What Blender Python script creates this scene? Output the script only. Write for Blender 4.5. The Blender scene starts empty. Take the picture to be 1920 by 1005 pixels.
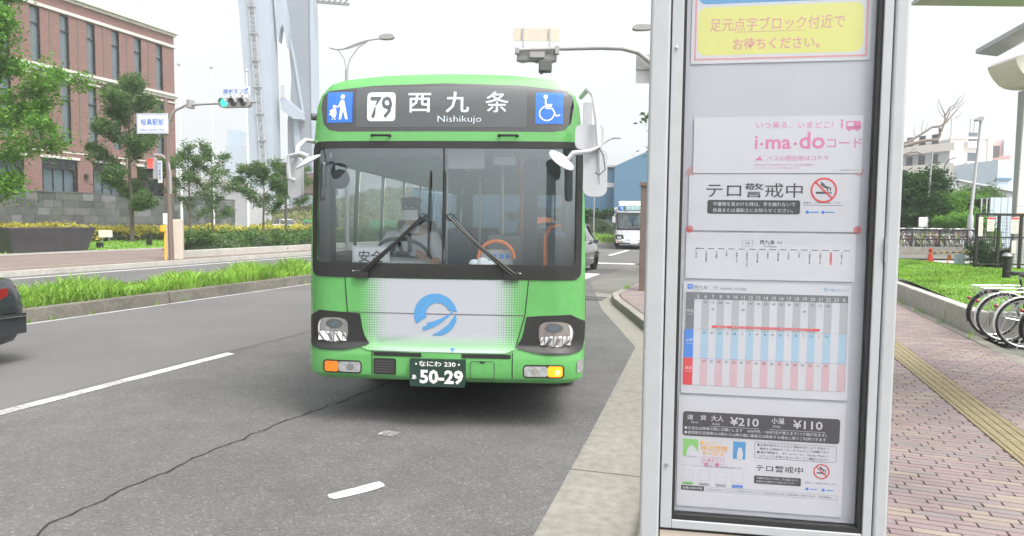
import bpy, bmesh, math, random
import numpy as np
from mathutils import Vector, Matrix
SC = bpy.context.scene; COL = SC.collection
PI = math.pi; R = math.radians
random.seed(7); RNG = np.random.default_rng(7)
# ---------------------------------------------------------------- camera, world, sun, exposure
F, YAW, PIT, ROL, CAMH = 1350., R(17.1), R(3.7), R(.62), 1.75
fw = np.array([-math.sin(YAW)*math.cos(PIT), math.cos(YAW)*math.cos(PIT), -math.sin(PIT)])
r0 = np.array([math.cos(YAW), math.sin(YAW), 0]); u0 = np.cross(r0, fw)
rt = r0*math.cos(ROL)+u0*math.sin(ROL); up = -r0*math.sin(ROL)+u0*math.cos(ROL)
cd = bpy.data.cameras.new('camera'); cam = bpy.data.objects.new('camera', cd); COL.objects.link(cam)
m = Matrix.Identity(4)
for i in range(3): m[i][0] = rt[i]; m[i][1] = up[i]; m[i][2] = -fw[i]
m[2][3] = CAMH; cam.matrix_world = m
cd.sensor_width = 36; cd.lens = 36*F/1920; cd.clip_end = 5000; cd.clip_start = .05
SC.camera = cam
W = bpy.data.worlds.new('World'); SC.world = W; W.use_nodes = True
nt = W.node_tree; nt.nodes.clear()
sky = nt.nodes.new('ShaderNodeTexSky'); sky.sky_type = 'NISHITA'; sky.sun_disc = False
SUN_EL, SUN_ROT = 60, 122
sky.sun_elevation = R(SUN_EL); sky.sun_rotation = R(SUN_ROT); sky.air_density = 1.2; sky.dust_density = 8; sky.ozone_density = 1
hs = nt.nodes.new('ShaderNodeHueSaturation'); hs.inputs['Saturation'].default_value = .16
bg = nt.nodes.new('ShaderNodeBackground'); bg.inputs[1].default_value = .15
wo = nt.nodes.new('ShaderNodeOutputWorld')
nt.links.new(sky.outputs[0], hs.inputs['Color']); nt.links.new(hs.outputs[0], bg.inputs[0]); nt.links.new(bg.outputs[0], wo.inputs[0])
sl = bpy.data.lights.new('sun', 'SUN'); sl.energy = .6; sl.angle = R(14); sl.color = (1, .97, .93)
so = bpy.data.objects.new('sun', sl); COL.objects.link(so)
sd = Vector((math.sin(R(SUN_ROT))*math.cos(R(SUN_EL)), math.cos(R(SUN_ROT))*math.cos(R(SUN_EL)), math.sin(R(SUN_EL))))
so.rotation_euler = sd.to_track_quat('Z', 'Y').to_euler()
SC.view_settings.view_transform = 'Standard'; SC.view_settings.look = 'None'; SC.view_settings.gamma = 1
SC.view_settings.use_curve_mapping = False; SC.view_settings.exposure = 1.2
SC.cycles.max_bounces = 6; SC.cycles.transparent_max_bounces = 12; SC.cycles.volume_bounces = 1
# ---------------------------------------------------------------- materials
def mat(name, c, rough=.6, metal=0, var=.12, vs=3., bump=0, bs=60., coat=0, emit=0, spec=.5, fine=0, dirt=0):
    M = bpy.data.materials.new(name); M.use_nodes = True; n = M.node_tree.nodes; l = M.node_tree.links
    b = n['Principled BSDF']
    c = tuple(c) if not isinstance(c, (int, float)) else (c, c, c)
    b.inputs['Base Color'].default_value = (*c, 1); b.inputs['Roughness'].default_value = rough
    b.inputs['Metallic'].default_value = metal; b.inputs['Specular IOR Level'].default_value = spec
    b.inputs['Coat Weight'].default_value = coat; b.inputs['Coat Roughness'].default_value = .04
    if emit: b.inputs['Emission Color'].default_value = (*c, 1); b.inputs['Emission Strength'].default_value = emit
    tc = n.new('ShaderNodeTexCoord')
    if var:
        no = n.new('ShaderNodeTexNoise'); no.inputs['Scale'].default_value = vs; no.inputs['Detail'].default_value = 6; no.inputs['Roughness'].default_value = .65
        l.new(tc.outputs['Object'], no.inputs['Vector'])
        mr = n.new('ShaderNodeMapRange'); mr.inputs[1].default_value = .25; mr.inputs[2].default_value = .75; mr.inputs[3].default_value = 1-var; mr.inputs[4].default_value = 1+var
        l.new(no.outputs['Fac'], mr.inputs[0])
        src = mr.outputs[0]
        if fine:
            n2 = n.new('ShaderNodeTexNoise'); n2.inputs['Scale'].default_value = vs*14; n2.inputs['Detail'].default_value = 3
            l.new(tc.outputs['Object'], n2.inputs['Vector'])
            m2 = n.new('ShaderNodeMapRange'); m2.inputs[1].default_value = .3; m2.inputs[2].default_value = .7; m2.inputs[3].default_value = 1-fine; m2.inputs[4].default_value = 1+fine
            l.new(n2.outputs['Fac'], m2.inputs[0])
            mu = n.new('ShaderNodeMath'); mu.operation = 'MULTIPLY'; l.new(src, mu.inputs[0]); l.new(m2.outputs[0], mu.inputs[1]); src = mu.outputs[0]
        vm = n.new('ShaderNodeVectorMath'); vm.operation = 'SCALE'; vm.inputs[0].default_value = c
        l.new(src, vm.inputs['Scale']); l.new(vm.outputs[0], b.inputs['Base Color'])
    if bump:
        nb = n.new('ShaderNodeTexNoise'); nb.inputs['Scale'].default_value = bs; nb.inputs['Detail'].default_value = 4
        l.new(tc.outputs['Object'], nb.inputs['Vector'])
        bu = n.new('ShaderNodeBump'); bu.inputs['Strength'].default_value = bump; bu.inputs['Distance'].default_value = .01
        l.new(nb.outputs['Fac'], bu.inputs['Height']); l.new(bu.outputs[0], b.inputs['Normal'])
    return M
def randmat(name, cols, rough=.8, island=True, bump=.15, bs=80, var=.2, vs=1.6):
    """colour picked per island or per object"""
    M = mat(name, cols[0], rough, var=0, bump=bump, bs=bs); n = M.node_tree.nodes; l = M.node_tree.links; b = n['Principled BSDF']
    if island: g = n.new('ShaderNodeNewGeometry'); s = g.outputs['Random Per Island']
    else: g = n.new('ShaderNodeObjectInfo'); s = g.outputs['Random']
    r = n.new('ShaderNodeValToRGB'); r.color_ramp.interpolation = 'CONSTANT' if island is not None else 'LINEAR'
    el = r.color_ramp.elements
    while len(el) < len(cols): el.new(.5)
    for i, cc in enumerate(cols): el[i].position = i/len(cols); el[i].color = (*cc, 1)
    l.new(s, r.inputs[0])
    no = n.new('ShaderNodeTexNoise'); no.inputs['Scale'].default_value = vs; no.inputs['Detail'].default_value = 6
    tc = n.new('ShaderNodeTexCoord'); g2 = n.new('ShaderNodeNewGeometry'); l.new(g2.outputs['Position'], no.inputs['Vector'])
    mr = n.new('ShaderNodeMapRange'); mr.inputs[1].default_value = .25; mr.inputs[2].default_value = .75; mr.inputs[3].default_value = 1-var; mr.inputs[4].default_value = 1+var
    l.new(no.outputs['Fac'], mr.inputs[0]); vm = n.new('ShaderNodeVectorMath'); vm.operation = 'SCALE'
    l.new(r.outputs[0], vm.inputs[0]); l.new(mr.outputs[0], vm.inputs['Scale']); l.new(vm.outputs[0], b.inputs['Base Color'])
    return M
def leafmat(name, c1, c2, trans=.35):
    M = bpy.data.materials.new(name); M.use_nodes = True; n = M.node_tree.nodes; l = M.node_tree.links; n.clear()
    g = n.new('ShaderNodeNewGeometry'); r = n.new('ShaderNodeValToRGB'); r.color_ramp.elements[0].color = (*c1, 1); r.color_ramp.elements[1].color = (*c2, 1)
    l.new(g.outputs['Random Per Island'], r.inputs[0])
    no = n.new('ShaderNodeTexNoise'); no.inputs['Scale'].default_value = 1.1; l.new(g.outputs['Position'], no.inputs['Vector'])
    mr = n.new('ShaderNodeMapRange'); mr.inputs[1].default_value = .3; mr.inputs[2].default_value = .7; mr.inputs[3].default_value = .72; mr.inputs[4].default_value = 1.3
    l.new(no.outputs['Fac'], mr.inputs[0]); vm = n.new('ShaderNodeVectorMath'); vm.operation = 'SCALE'; l.new(r.outputs[0], vm.inputs[0]); l.new(mr.outputs[0], vm.inputs['Scale'])
    d = n.new('ShaderNodeBsdfPrincipled'); d.inputs['Roughness'].default_value = .5; d.inputs['Specular IOR Level'].default_value = .3
    t = n.new('ShaderNodeBsdfTranslucent'); mx = n.new('ShaderNodeMixShader'); mx.inputs[0].default_value = trans
    l.new(vm.outputs[0], d.inputs['Base Color']); l.new(vm.outputs[0], t.inputs[0]); l.new(d.outputs[0], mx.inputs[1]); l.new(t.outputs[0], mx.inputs[2])
    o = n.new('ShaderNodeOutputMaterial'); l.new(mx.outputs[0], o.inputs[0]); return M
def glassmat(name, tint=(1, 1, 1), ior=1.5, rough=.0):
    M = bpy.data.materials.new(name); M.use_nodes = True; n = M.node_tree.nodes; l = M.node_tree.links; n.clear()
    f = n.new('ShaderNodeFresnel'); gq = n.new('ShaderNodeNewGeometry'); iq = n.new('ShaderNodeMapRange'); iq.inputs[3].default_value = ior; iq.inputs[4].default_value = 1/ior; l.new(gq.outputs['Backfacing'], iq.inputs[0]); l.new(iq.outputs[0], f.inputs[0])
    t = n.new('ShaderNodeBsdfTransparent'); t.inputs[0].default_value = (*tint, 1)
    g = n.new('ShaderNodeBsdfGlossy'); g.inputs['Roughness'].default_value = rough; g.inputs[0].default_value = (.86, .95, 1., 1)
    mx = n.new('ShaderNodeMixShader'); o = n.new('ShaderNodeOutputMaterial')
    l.new(f.outputs[0], mx.inputs[0]); l.new(t.outputs[0], mx.inputs[1]); l.new(g.outputs[0], mx.inputs[2]); l.new(mx.outputs[0], o.inputs[0]); return M
K = {}
def mk(k, *a, **b): K[k] = mat(k, *a, **b)
mk('bus_green', (.108, .36, .10), .26, coat=.7, var=.07, vs=1.3, fine=.04); mk('bus_white', (.62, .63, .66), .3, coat=.5, var=.04)
mk('black_plastic', .022, .45, var=.2); mk('black_gloss', .018, .12, var=.1, coat=1, spec=1.); mk('rubber', .02, .75, var=.25, vs=12)
mk('tyre', .025, .85, var=.3, vs=20, bump=.2); mk('chrome', .75, .12, 1, var=.05); mk('steel', .5, .38, 1, var=.12); mk('alu_white', (.40, .42, .43), .42, var=.07, vs=1.2, coat=.1, fine=.03)
mk('white_paint', .72, .4, var=.05); mk('gray_paint', (.36, .36, .37), .5, var=.1); mk('dark_gray', .09, .6, var=.15); mk('mid_gray', .22, .6, var=.12)
mk('interior', (.20, .21, .22), .75, var=.15); mk('interior_dark', (.045, .048, .05), .7, var=.2); mk('seat_blue', (.07, .10, .15), .85, var=.25, vs=14)
mk('orange', (.75, .20, .03), .45, var=.06); mk('amber', (.75, .22, .02), .25, var=.1, coat=.5); mk('amber_lit', (1., .25, .01), .3, var=0, emit=.75)
mk('red_lens', (.26, .015, .015), .2, coat=.6); mk('clear_lens', (.55, .57, .58), .12, .6, var=.4, vs=30, coat=1); mk('plate_green', (.018, .045, .034), .4, var=.08)
mk('white_print', .78, .55, var=0); mk('led', (.60, .68, .76), .5, var=.3, vs=160, emit=.14); mk('blue_sign', (.04, .17, .62), .4, var=.04); mk('sky_print', (.08, .27, .52), .5, var=.03)
mk('display_gray', (.062, .068, .068), .15, var=.1, coat=.8, spec=.8)
mk('paper', (.53, .54, .58), .6, var=.03, vs=9); mk('board_back', (.44, .45, .50), .6, var=.05, vs=4); mk('ink_black', (.06, .06, .065), .6, var=0); mk('ink_gray', (.16, .165, .18), .6, var=0)
mk('ink_pink', (.58, .18, .34), .6, var=0); mk('ink_red', (.62, .06, .07), .6, var=0); mk('ink_salmon', (.58, .26, .26), .6, var=0); mk('ink_yellow', (.60, .60, .17), .6, var=.02); mk('ink_blue', (.06, .20, .62), .6, var=0)
mk('ink_lightblue', (.33, .47, .60), .6, var=0); mk('ink_palepink', (.55, .39, .43), .6, var=0); mk('ink_palegray', (.38, .39, .42), .6, var=0); mk('ink_orange', (.82, .42, .10), .6, var=0); mk('ink_green', (.22, .50, .16), .6, var=0)
mk('skin', (.50, .30, .21), .55, var=.06); mk('cloth_white', (.62, .66, .72), .8, var=.06, vs=12, bump=.3, bs=25); mk('cloth_navy', (.03, .04, .07), .8, var=.1); mk('mask', (.78, .80, .82), .7, var=.03); mk('hair', .015, .6)
mk('concrete', (.40, .385, .35), .85, var=.18, vs=1.2, fine=.14, bump=.35, bs=50); mk('concrete_dark', (.23, .215, .19), .9, var=.3, vs=2.2, fine=.2, bump=.4, bs=40); mk('gutter', (.205, .196, .168), .85, var=.1, vs=.9, fine=.16, bump=.3, bs=70)
mk('kerb_dirty', (.135, .125, .105), .95, var=.35, vs=1.6, fine=.2, bump=.4, bs=40); mk('soil', (.10, .08, .055), .95, var=.3, bump=.6, bs=30); mk('lawn_base', (.13, .25, .045), .95, var=.3, vs=2, fine=.3, bump=.5, bs=40); mk('ground', (.20, .21, .18), .95, var=.3, vs=.08, fine=.2)
mk('tower_white', (.32, .365, .43), .6, var=.07, vs=.09); mk('tower_shaded', (.19, .215, .25), .6, var=.08, vs=.09); mk('stone_trim', (.58, .55, .52), .8, var=.1, vs=1, fine=.08); mk('window_glass', (.10, .13, .15), .08, var=.15, vs=.5, spec=1.)  # second tower colour: the white darkened to paint shade on the back leg
mk('window_dark', .02, .15, var=.3, spec=.6); mk('bark', (.13, .105, .08), .9, var=.3, vs=8, bump=.5); mk('bark_gray', (.20, .17, .15), .9, var=.3, vs=8)
mk('mirror_white', (.46, .47, .49), .35, var=.05, coat=.3); mk('white_cream', (.72, .66, .60), .7, var=.06, vs=.3); mk('pink_wall', (.60, .38, .35), .75, var=.06, vs=.3); mk('pale_blue_wall', (.50, .58, .66), .6, var=.05, vs=.3)
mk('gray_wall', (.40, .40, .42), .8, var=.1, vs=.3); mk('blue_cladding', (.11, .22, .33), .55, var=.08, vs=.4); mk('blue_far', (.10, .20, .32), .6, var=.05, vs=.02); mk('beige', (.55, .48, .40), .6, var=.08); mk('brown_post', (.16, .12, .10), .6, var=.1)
mk('signal_gray', (.30, .29, .29), .55, var=.1); mk('green_lit', (.05, .95, .62), .4, var=0, emit=.75); mk('red_lit', (1., .06, .05), .4, var=0, emit=.8); mk('yellow_box', (.80, .45, .03), .5); mk('cone_red', (.70, .07, .04), .55, var=.12)
mk('black_metal', .02, .5, var=.2); mk('car_dark', (.03, .034, .038), .18, coat=1, var=.1); mk('car_gray', (.07, .075, .078), .2, .4, coat=1); mk('tan', (.24, .20, .14), .85, var=.15); mk('line_white', (.66, .66, .64), .7, var=.15, vs=6, fine=.1)
mk('crack', .022, .95, var=.3, vs=20); mk('asphalt_old', (.13, .13, .115), .95, var=.25, vs=.8, fine=.25, bump=.5, bs=90); mk('roof_light', (.55, .56, .58), .6, var=.05); mk('lamp_glass', (.7, .72, .74), .3); mk('basket', .28, .4, .7)
K['glass'] = glassmat('clear_glass', (.90, .93, .93), 2.8); K['board_glass'] = glassmat('board_glass', (.99, .99, .99), 1.45, .03); K['side_glass'] = glassmat('tinted_glass', (.55, .6, .6), 1.5)
K['car_glass'] = mat('car_glass', (.02, .025, .027), .05, coat=1, var=.1)
K['leaf_bright'] = leafmat('leaf_bright', (.075, .20, .02), (.16, .34, .045)); K['leaf_mid'] = leafmat('leaf_mid', (.06, .13, .03), (.12, .21, .06)); K['leaf_dark'] = leafmat('leaf_dark', (.022, .065, .018), (.055, .13, .03))
K['leaf_yellow'] = leafmat('leaf_yellow', (.36, .36, .04), (.60, .52, .10), .2); K['grass'] = leafmat('grass_blade', (.14, .30, .03), (.32, .52, .09), .4); K['grass_dry'] = leafmat('grass_dry', (.14, .17, .05), (.28, .27, .11), .3)
PAVE = [(.215, .165, .16), (.235, .192, .165), (.195, .165, .163), (.21, .155, .16), (.22, .172, .163), (.188, .165, .163), (.245, .205, .172), (.205, .162, .163)]
K['paver'] = randmat('paver_each', PAVE, .85, island=False, bump=.2, bs=120); K['paver_many'] = randmat('paver_many', PAVE, .85, island=True, bump=.2, bs=120)
ST = [(.085, .087, .088), (.10, .10, .105), (.075, .076, .076), (.125, .12, .12), (.092, .095, .09), (.105, .103, .10), (.065, .065, .068), (.15, .15, .16)]
mk('mortar', (.135, .11, .105), .95, var=.2, vs=3); mk('hedge_core', (.02, .035, .012), .95, var=.3)
K['stone_panel'] = randmat('stone_panel', ST, .7, island=False, bump=.1, bs=20)
def nodes(M): return M.node_tree.nodes, M.node_tree.links, M.node_tree.nodes['Principled BSDF']
# brick facade: small red bricks far away (bricks too small to tell apart)
M = K['brick'] = mat('brick_facade', (.3, .12, .1), .85, var=0); n, l, b = nodes(M)
g = n.new('ShaderNodeNewGeometry'); sx = n.new('ShaderNodeSeparateXYZ'); l.new(g.outputs['Position'], sx.inputs[0]); cx = n.new('ShaderNodeCombineXYZ')
ad = n.new('ShaderNodeMath'); l.new(sx.outputs[0], ad.inputs[0]); l.new(sx.outputs[1], ad.inputs[1]); l.new(ad.outputs[0], cx.inputs[0]); l.new(sx.outputs[2], cx.inputs[1])
bt = n.new('ShaderNodeTexBrick'); bt.inputs['Scale'].default_value = 1; bt.inputs['Brick Width'].default_value = .34; bt.inputs['Row Height'].default_value = .11; bt.inputs['Mortar Size'].default_value = .006
bt.inputs['Color1'].default_value = (.185, .095, .083, 1); bt.inputs['Color2'].default_value = (.225, .122, .108, 1); bt.inputs['Mortar'].default_value = (.22, .165, .15, 1)
l.new(cx.outputs[0], bt.inputs['Vector']); l.new(bt.outputs['Color'], b.inputs['Base Color'])
# far pavement
M = K['pave_far'] = mat('pave_far', (.3, .2, .18), .85, var=0); n, l, b = nodes(M)
g = n.new('ShaderNodeNewGeometry'); bt = n.new('ShaderNodeTexBrick'); bt.inputs['Scale'].default_value = 1; bt.inputs['Brick Width'].default_value = .235; bt.inputs['Row Height'].default_value = .07; bt.inputs['Mortar Size'].default_value = .004
bt.inputs['Color1'].default_value = (.17, .13, .115, 1); bt.inputs['Color2'].default_value = (.20, .155, .14, 1); bt.inputs['Mortar'].default_value = (.12, .10, .09, 1)
no = n.new('ShaderNodeTexNoise'); no.inputs['Scale'].default_value = .7; no.inputs['Detail'].default_value = 5; l.new(g.outputs['Position'], no.inputs['Vector'])
l.new(g.outputs['Position'], bt.inputs['Vector']); mr = n.new('ShaderNodeMapRange'); mr.inputs[3].default_value = .75; mr.inputs[4].default_value = 1.25; l.new(no.outputs['Fac'], mr.inputs[0])
vm = n.new('ShaderNodeVectorMath'); vm.operation = 'SCALE'; l.new(bt.outputs['Color'], vm.inputs[0]); l.new(mr.outputs[0], vm.inputs['Scale']); l.new(vm.outputs[0], b.inputs['Base Color'])
# asphalt: aggregate speckle in the near lane, smoother finer mix in the lane beyond the line
M = K['asphalt'] = mat('asphalt', (.13, .13, .125), .9, var=0); n, l, b = nodes(M)
g = n.new('ShaderNodeNewGeometry'); P = g.outputs['Position']
def nz(scale, det=4, ro=.6):
    q = n.new('ShaderNodeTexNoise'); q.inputs['Scale'].default_value = scale; q.inputs['Detail'].default_value = det; q.inputs['Roughness'].default_value = ro; l.new(P, q.inputs['Vector']); return q.outputs['Fac']
def ra(s, a, b_, c, d):
    q = n.new('ShaderNodeMapRange'); q.inputs[1].default_value = a; q.inputs[2].default_value = b_; q.inputs[3].default_value = c; q.inputs[4].default_value = d; l.new(s, q.inputs[0]); return q.outputs[0]
def ma(op, a, b_):
    q = n.new('ShaderNodeMath'); q.operation = op
    for i, s in enumerate((a, b_)):
        if isinstance(s, (int, float)): q.inputs[i].default_value = s
        else: l.new(s, q.inputs[i])
    return q.outputs[0]
vo = n.new('ShaderNodeTexVoronoi'); vo.inputs['Scale'].default_value = 75; l.new(P, vo.inputs['Vector'])
vs_ = n.new('ShaderNodeSeparateColor'); l.new(vo.outputs['Color'], vs_.inputs[0])
speck = ra(vs_.outputs[0], .0, 1., .80, 1.18); bright = ra(vs_.outputs[1], .93, .97, 0, .6)
big = ra(nz(.35, 5), .3, .7, .84, 1.16); mid = ra(nz(2.2, 8, .75), .3, .7, .84, 1.16)
sx = n.new('ShaderNodeSeparateXYZ'); l.new(P, sx.inputs[0])
wob = ma('ADD', sx.outputs[0], ma('MULTIPLY', nz(.8, 3), .12)); far = ra(wob, -6.33, -6.30, 1, 0); far2 = ra(wob, -12, -11.9, 0, 1)
far = ma('MULTIPLY', far, far2)
rough_v = ma('MULTIPLY', ma('MULTIPLY', ma('ADD', speck, bright), big), mid)
smooth_v = ma('MULTIPLY', ma('MULTIPLY', ra(nz(45, 3), .3, .7, .93, 1.07), big), 1.16)
# polished tyre tracks in the far lane, a shade darker towards its middle
val = ma('ADD', ma('MULTIPLY', smooth_v, far), ma('MULTIPLY', rough_v, ma('SUBTRACT', 1, far)))
vm = n.new('ShaderNodeVectorMath'); vm.operation = 'SCALE'; vm.inputs[0].default_value = (.102, .101, .099); l.new(val, vm.inputs['Scale']); l.new(vm.outputs[0], b.inputs['Base Color'])
bu = n.new('ShaderNodeBump'); bu.inputs['Strength'].default_value = .5; bu.inputs['Distance'].default_value = .006; l.new(vo.outputs['Distance'], bu.inputs['Height']); l.new(bu.outputs[0], b.inputs['Normal'])
# worn road paint: flakes off where the noise is low
M = K['worn_white'] = mat('worn_white', .62, .75, var=0); n, l, b = nodes(M)
g = n.new('ShaderNodeNewGeometry'); P = g.outputs['Position']
a1 = ra(nz(28, 6, .75), .40, .47, 0, 1); a2 = ra(nz(1.7, 4), .38, .62, -.5, .6)
w_ = ma('MULTIPLY', a1, 1.); cr = n.new('ShaderNodeMix'); cr.data_type = 'RGBA'; l.new(ma('MINIMUM', ma('ADD', w_, a2), 1.), cr.inputs[0])
cr.inputs[6].default_value = (.15, .15, .145, 1); cr.inputs[7].default_value = (.50, .50, .49, 1); l.new(cr.outputs[2], b.inputs['Base Color'])
M2 = K['very_worn'] = K['worn_white'].copy(); M2.name = 'very_worn'
for q in M2.node_tree.nodes:
    if q.type == 'MAP_RANGE' and abs(q.inputs[1].default_value-.40) < 1e-4: q.inputs[1].default_value = .52; q.inputs[2].default_value = .58
    if q.type == 'MAP_RANGE' and abs(q.inputs[3].default_value+.3) < 1e-4: q.inputs[3].default_value = -.9; q.inputs[4].default_value = .25
# bus front panel: white with a halftone fade into green at both sides and below
M = K['halftone'] = mat('halftone_panel', .7, .3, var=0, coat=.5); n, l, b = nodes(M)
tc = n.new('ShaderNodeTexCoord'); sx = n.new('ShaderNodeSeparateXYZ'); l.new(tc.outputs['Object'], sx.inputs[0])
xx, zz = sx.outputs[0], sx.outputs[2]; P = tc.outputs['Object']
d1 = ma('SINE', ma('MULTIPLY', ma('ADD', xx, zz), 150.), 0); d2 = ma('SINE', ma('MULTIPLY', ma('SUBTRACT', xx, zz), 150.), 0)
dot = ma('ADD', .5, ma('MULTIPLY', ma('MULTIPLY', d1, d2), .5))
gr = ra(ma('ABSOLUTE', ma('ADD', xx, .02), 0), .42, .74, 0, 1); gb = ra(zz, .80, .70, 0, 1); gb = ma('MULTIPLY', gb, ra(zz, .67, .70, .45, 1))
t_ = ma('SUBTRACT', ma('MULTIPLY', gr, 1.25), dot); hf = ra(t_, -.12, .12, 0, 1); hf = ma('MAXIMUM', hf, ma('MULTIPLY', gb, .75))
cr = n.new('ShaderNodeMix'); cr.data_type = 'RGBA'; l.new(hf, cr.inputs[0]); cr.inputs[6].default_value = (.42, .43, .475, 1); cr.inputs[7].default_value = (.108, .36, .10, 1); l.new(cr.outputs[2], b.inputs['Base Color'])
# ---------------------------------------------------------------- mesh helpers
def finish(o, parent, label=None, cat=None, group=None, kind=None):
    COL.objects.link(o)
    if parent: o.parent = parent
    if label: o['label'] = label
    if cat: o['category'] = cat
    if group: o['group'] = group
    if kind: o['kind'] = kind
    return o
def thing(name, label, cat, loc=(0, 0, 0), rz=0, group=None):
    o = bpy.data.objects.new(name, None); o.location = loc; o.rotation_euler = (0, 0, rz); o.empty_display_size = .1
    return finish(o, None, label, cat, group)
class MB:
    def __init__(s): s.v = []; s.f = []; s.n = 0
    def add(s, v, f):
        v = np.asarray(v, float).reshape(-1, 3); s.v.append(v); k = s.n; s.f += [tuple(i+k for i in q) for q in f]; s.n += len(v); return s
    def box(s, x0, x1, y0, y1, z0, z1, tp=0, c=0):
        v = [(x0, y0, z0), (x1, y0, z0), (x1, y1, z0), (x0, y1, z0), (x0+tp, y0+tp, z1), (x1-tp, y0+tp, z1), (x1-tp, y1-tp, z1), (x0+tp, y1-tp, z1)]
        return s.add(v, [(3, 2, 1, 0), (4, 5, 6, 7), (0, 1, 5, 4), (1, 2, 6, 5), (2, 3, 7, 6), (3, 0, 4, 7)])
    def hexa(s, v): return s.add(v, [(3, 2, 1, 0), (4, 5, 6, 7), (0, 1, 5, 4), (1, 2, 6, 5), (2, 3, 7, 6), (3, 0, 4, 7)])
    def bar(s, a, b, w, h=None):
        """square bar from a to b"""
        a = Vector(a); b = Vector(b); d = (b-a).normalized(); h = h or w
        u = Vector((0, 0, 1)) if abs(d.z) < .9 else Vector((1, 0, 0)); x = d.cross(u).normalized()*w/2; y = d.cross(x).normalized()*h/2
        return s.hexa([a-x-y, a+x-y, a+x+y, a-x+y, b-x-y, b+x-y, b+x+y, b-x+y])
    def tube(s, pts, r, k=8, cap=True, closed=False):
        pts = [Vector(p) for p in pts]; N = len(pts); rr = r if hasattr(r, '__len__') else [r]*N
        V = []; up_ = None
        for i, p in enumerate(pts):
            a = pts[(i-1) % N] if (i or closed) else p; c = pts[(i+1) % N] if (i < N-1 or closed) else p
            t = (c-a).normalized()
            if up_ is None: up_ = t.orthogonal().normalized()
            up_ = (up_-t*up_.dot(t)).normalized(); w = t.cross(up_)
            for j in range(k):
                an = 2*PI*j/k; V.append(p+(up_*math.cos(an)+w*math.sin(an))*rr[i])
        Fc = []
        for i in range(N if closed else N-1):
            for j in range(k):
                a = i*k+j; b = i*k+(j+1) % k; c = ((i+1) % N)*k+(j+1) % k; d = ((i+1) % N)*k+j; Fc.append((a, b, c, d))
        if cap and not closed: Fc += [tuple(range(k))[::-1], tuple((N-1)*k+j for j in range(k))]
        return s.add(V, Fc)
    def torus(s, c, R_, r, axis='y', n=32, k=8, a0=0, a1=2*PI):
        cl = a1-a0 > 6.28; m_ = n if cl else n+1; P_ = []
        for i in range(m_):
            a = a0+(a1-a0)*i/n; u, v = R_*math.cos(a), R_*math.sin(a)
            P_.append((c[0]+u, c[1], c[2]+v) if axis == 'y' else (c[0], c[1]+u, c[2]+v) if axis == 'x' else (c[0]+u, c[1]+v, c[2]))
        return s.tube(P_, r, k, closed=cl)
    def lathe(s, c, prof, k=16, axis='z'):
        V = []
        for r_, h in prof:
            for j in range(k):
                a = 2*PI*j/k; u, v = r_*math.cos(a), r_*math.sin(a)
                V.append((c[0]+u, c[1]+v, c[2]+h) if axis == 'z' else (c[0]+u, c[1]+h, c[2]-v) if axis == 'y' else (c[0]+h, c[1]+u, c[2]+v))
        N = len(prof); Fc = [(i*k+j, i*k+(j+1) % k, (i+1)*k+(j+1) % k, (i+1)*k+j) for i in range(N-1) for j in range(k)]
        Fc += [tuple(range(k))[::-1], tuple((N-1)*k+j for j in range(k))]
        return s.add(V, Fc)
    def quad(s, a, b, c, d): return s.add([a, b, c, d], [(0, 1, 2, 3)])
    def xf(s, M_):
        M_ = np.array(M_); s.v = [np.concatenate([v, np.ones((len(v), 1))], 1) @ M_.T[:, :3] for v in s.v]; return s
    def build(s, name, m_, parent=None, label=None, cat=None, group=None, kind=None, smooth=False, bevel=0, loc=None, rz=0, recalc=False):
        me = bpy.data.meshes.new(name); V = np.concatenate(s.v) if s.v else np.zeros((0, 3))
        me.from_pydata(V.tolist(), [], s.f)
        if recalc:
            bm = bmesh.new(); bm.from_mesh(me); bmesh.ops.recalc_face_normals(bm, faces=bm.faces); bm.to_mesh(me); bm.free()
        if smooth:
            me.polygons.foreach_set('use_smooth', [True]*len(me.polygons)); me.set_sharp_from_angle(angle=R(38))
        me.materials.append(K[m_] if isinstance(m_, str) else m_); o = bpy.data.objects.new(name, me)
        if loc: o.location = loc
        o.rotation_euler = (0, 0, rz)
        if bevel:
            bv = o.modifiers.new('bevel', 'BEVEL'); bv.width = bevel; bv.segments = 2; bv.limit_method = 'ANGLE'; bv.harden_normals = False
        return finish(o, parent, label, cat, group, kind)
def rr(x0, x1, y0, y1, r, n=4):
    P_ = []
    for cx_, cy_, a in ((x1-r, y0+r, -PI/2), (x1-r, y1-r, 0), (x0+r, y1-r, PI/2), (x0+r, y0+r, PI)):
        for i in range(n+1): P_.append((cx_+r*math.cos(a+PI/2*i/n), cy_+r*math.sin(a+PI/2*i/n)))
    return P_
def circ(x, y, r, n=24, ry=None): return [(x+r*math.cos(2*PI*i/n), y+(ry or r)*math.sin(2*PI*i/n)) for i in range(n)]
def smoothpoly(P_, it=2):
    for _ in range(it):
        Q = []
        for i in range(len(P_)):
            a, b_ = P_[i], P_[(i+1) % len(P_)]; Q += [(a[0]*.75+b_[0]*.25, a[1]*.75+b_[1]*.25), (a[0]*.25+b_[0]*.75, a[1]*.25+b_[1]*.75)]
        P_ = Q
    return P_
TC = {}
def glyphs(t, bold=0):
    if any(ch in '警戒運賃条災害願接近昼時間引' for ch in t): bold = min(bold, .004)
    k = (t, bold)
    if k not in TC:
        c = bpy.data.curves.new('t', 'FONT'); c.body = t; c.resolution_u = 2; c.offset = bold
        o = bpy.data.objects.new('t', c); me = bpy.data.meshes.new_from_object(o)
        V = np.array([v.co[:2] for v in me.vertices]).reshape(-1, 2); Fc = [tuple(p.vertices) for p in me.polygons]
        bpy.data.objects.remove(o); bpy.data.curves.remove(c); bpy.data.meshes.remove(me); TC[k] = (V, Fc)
    return TC[k]
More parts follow.
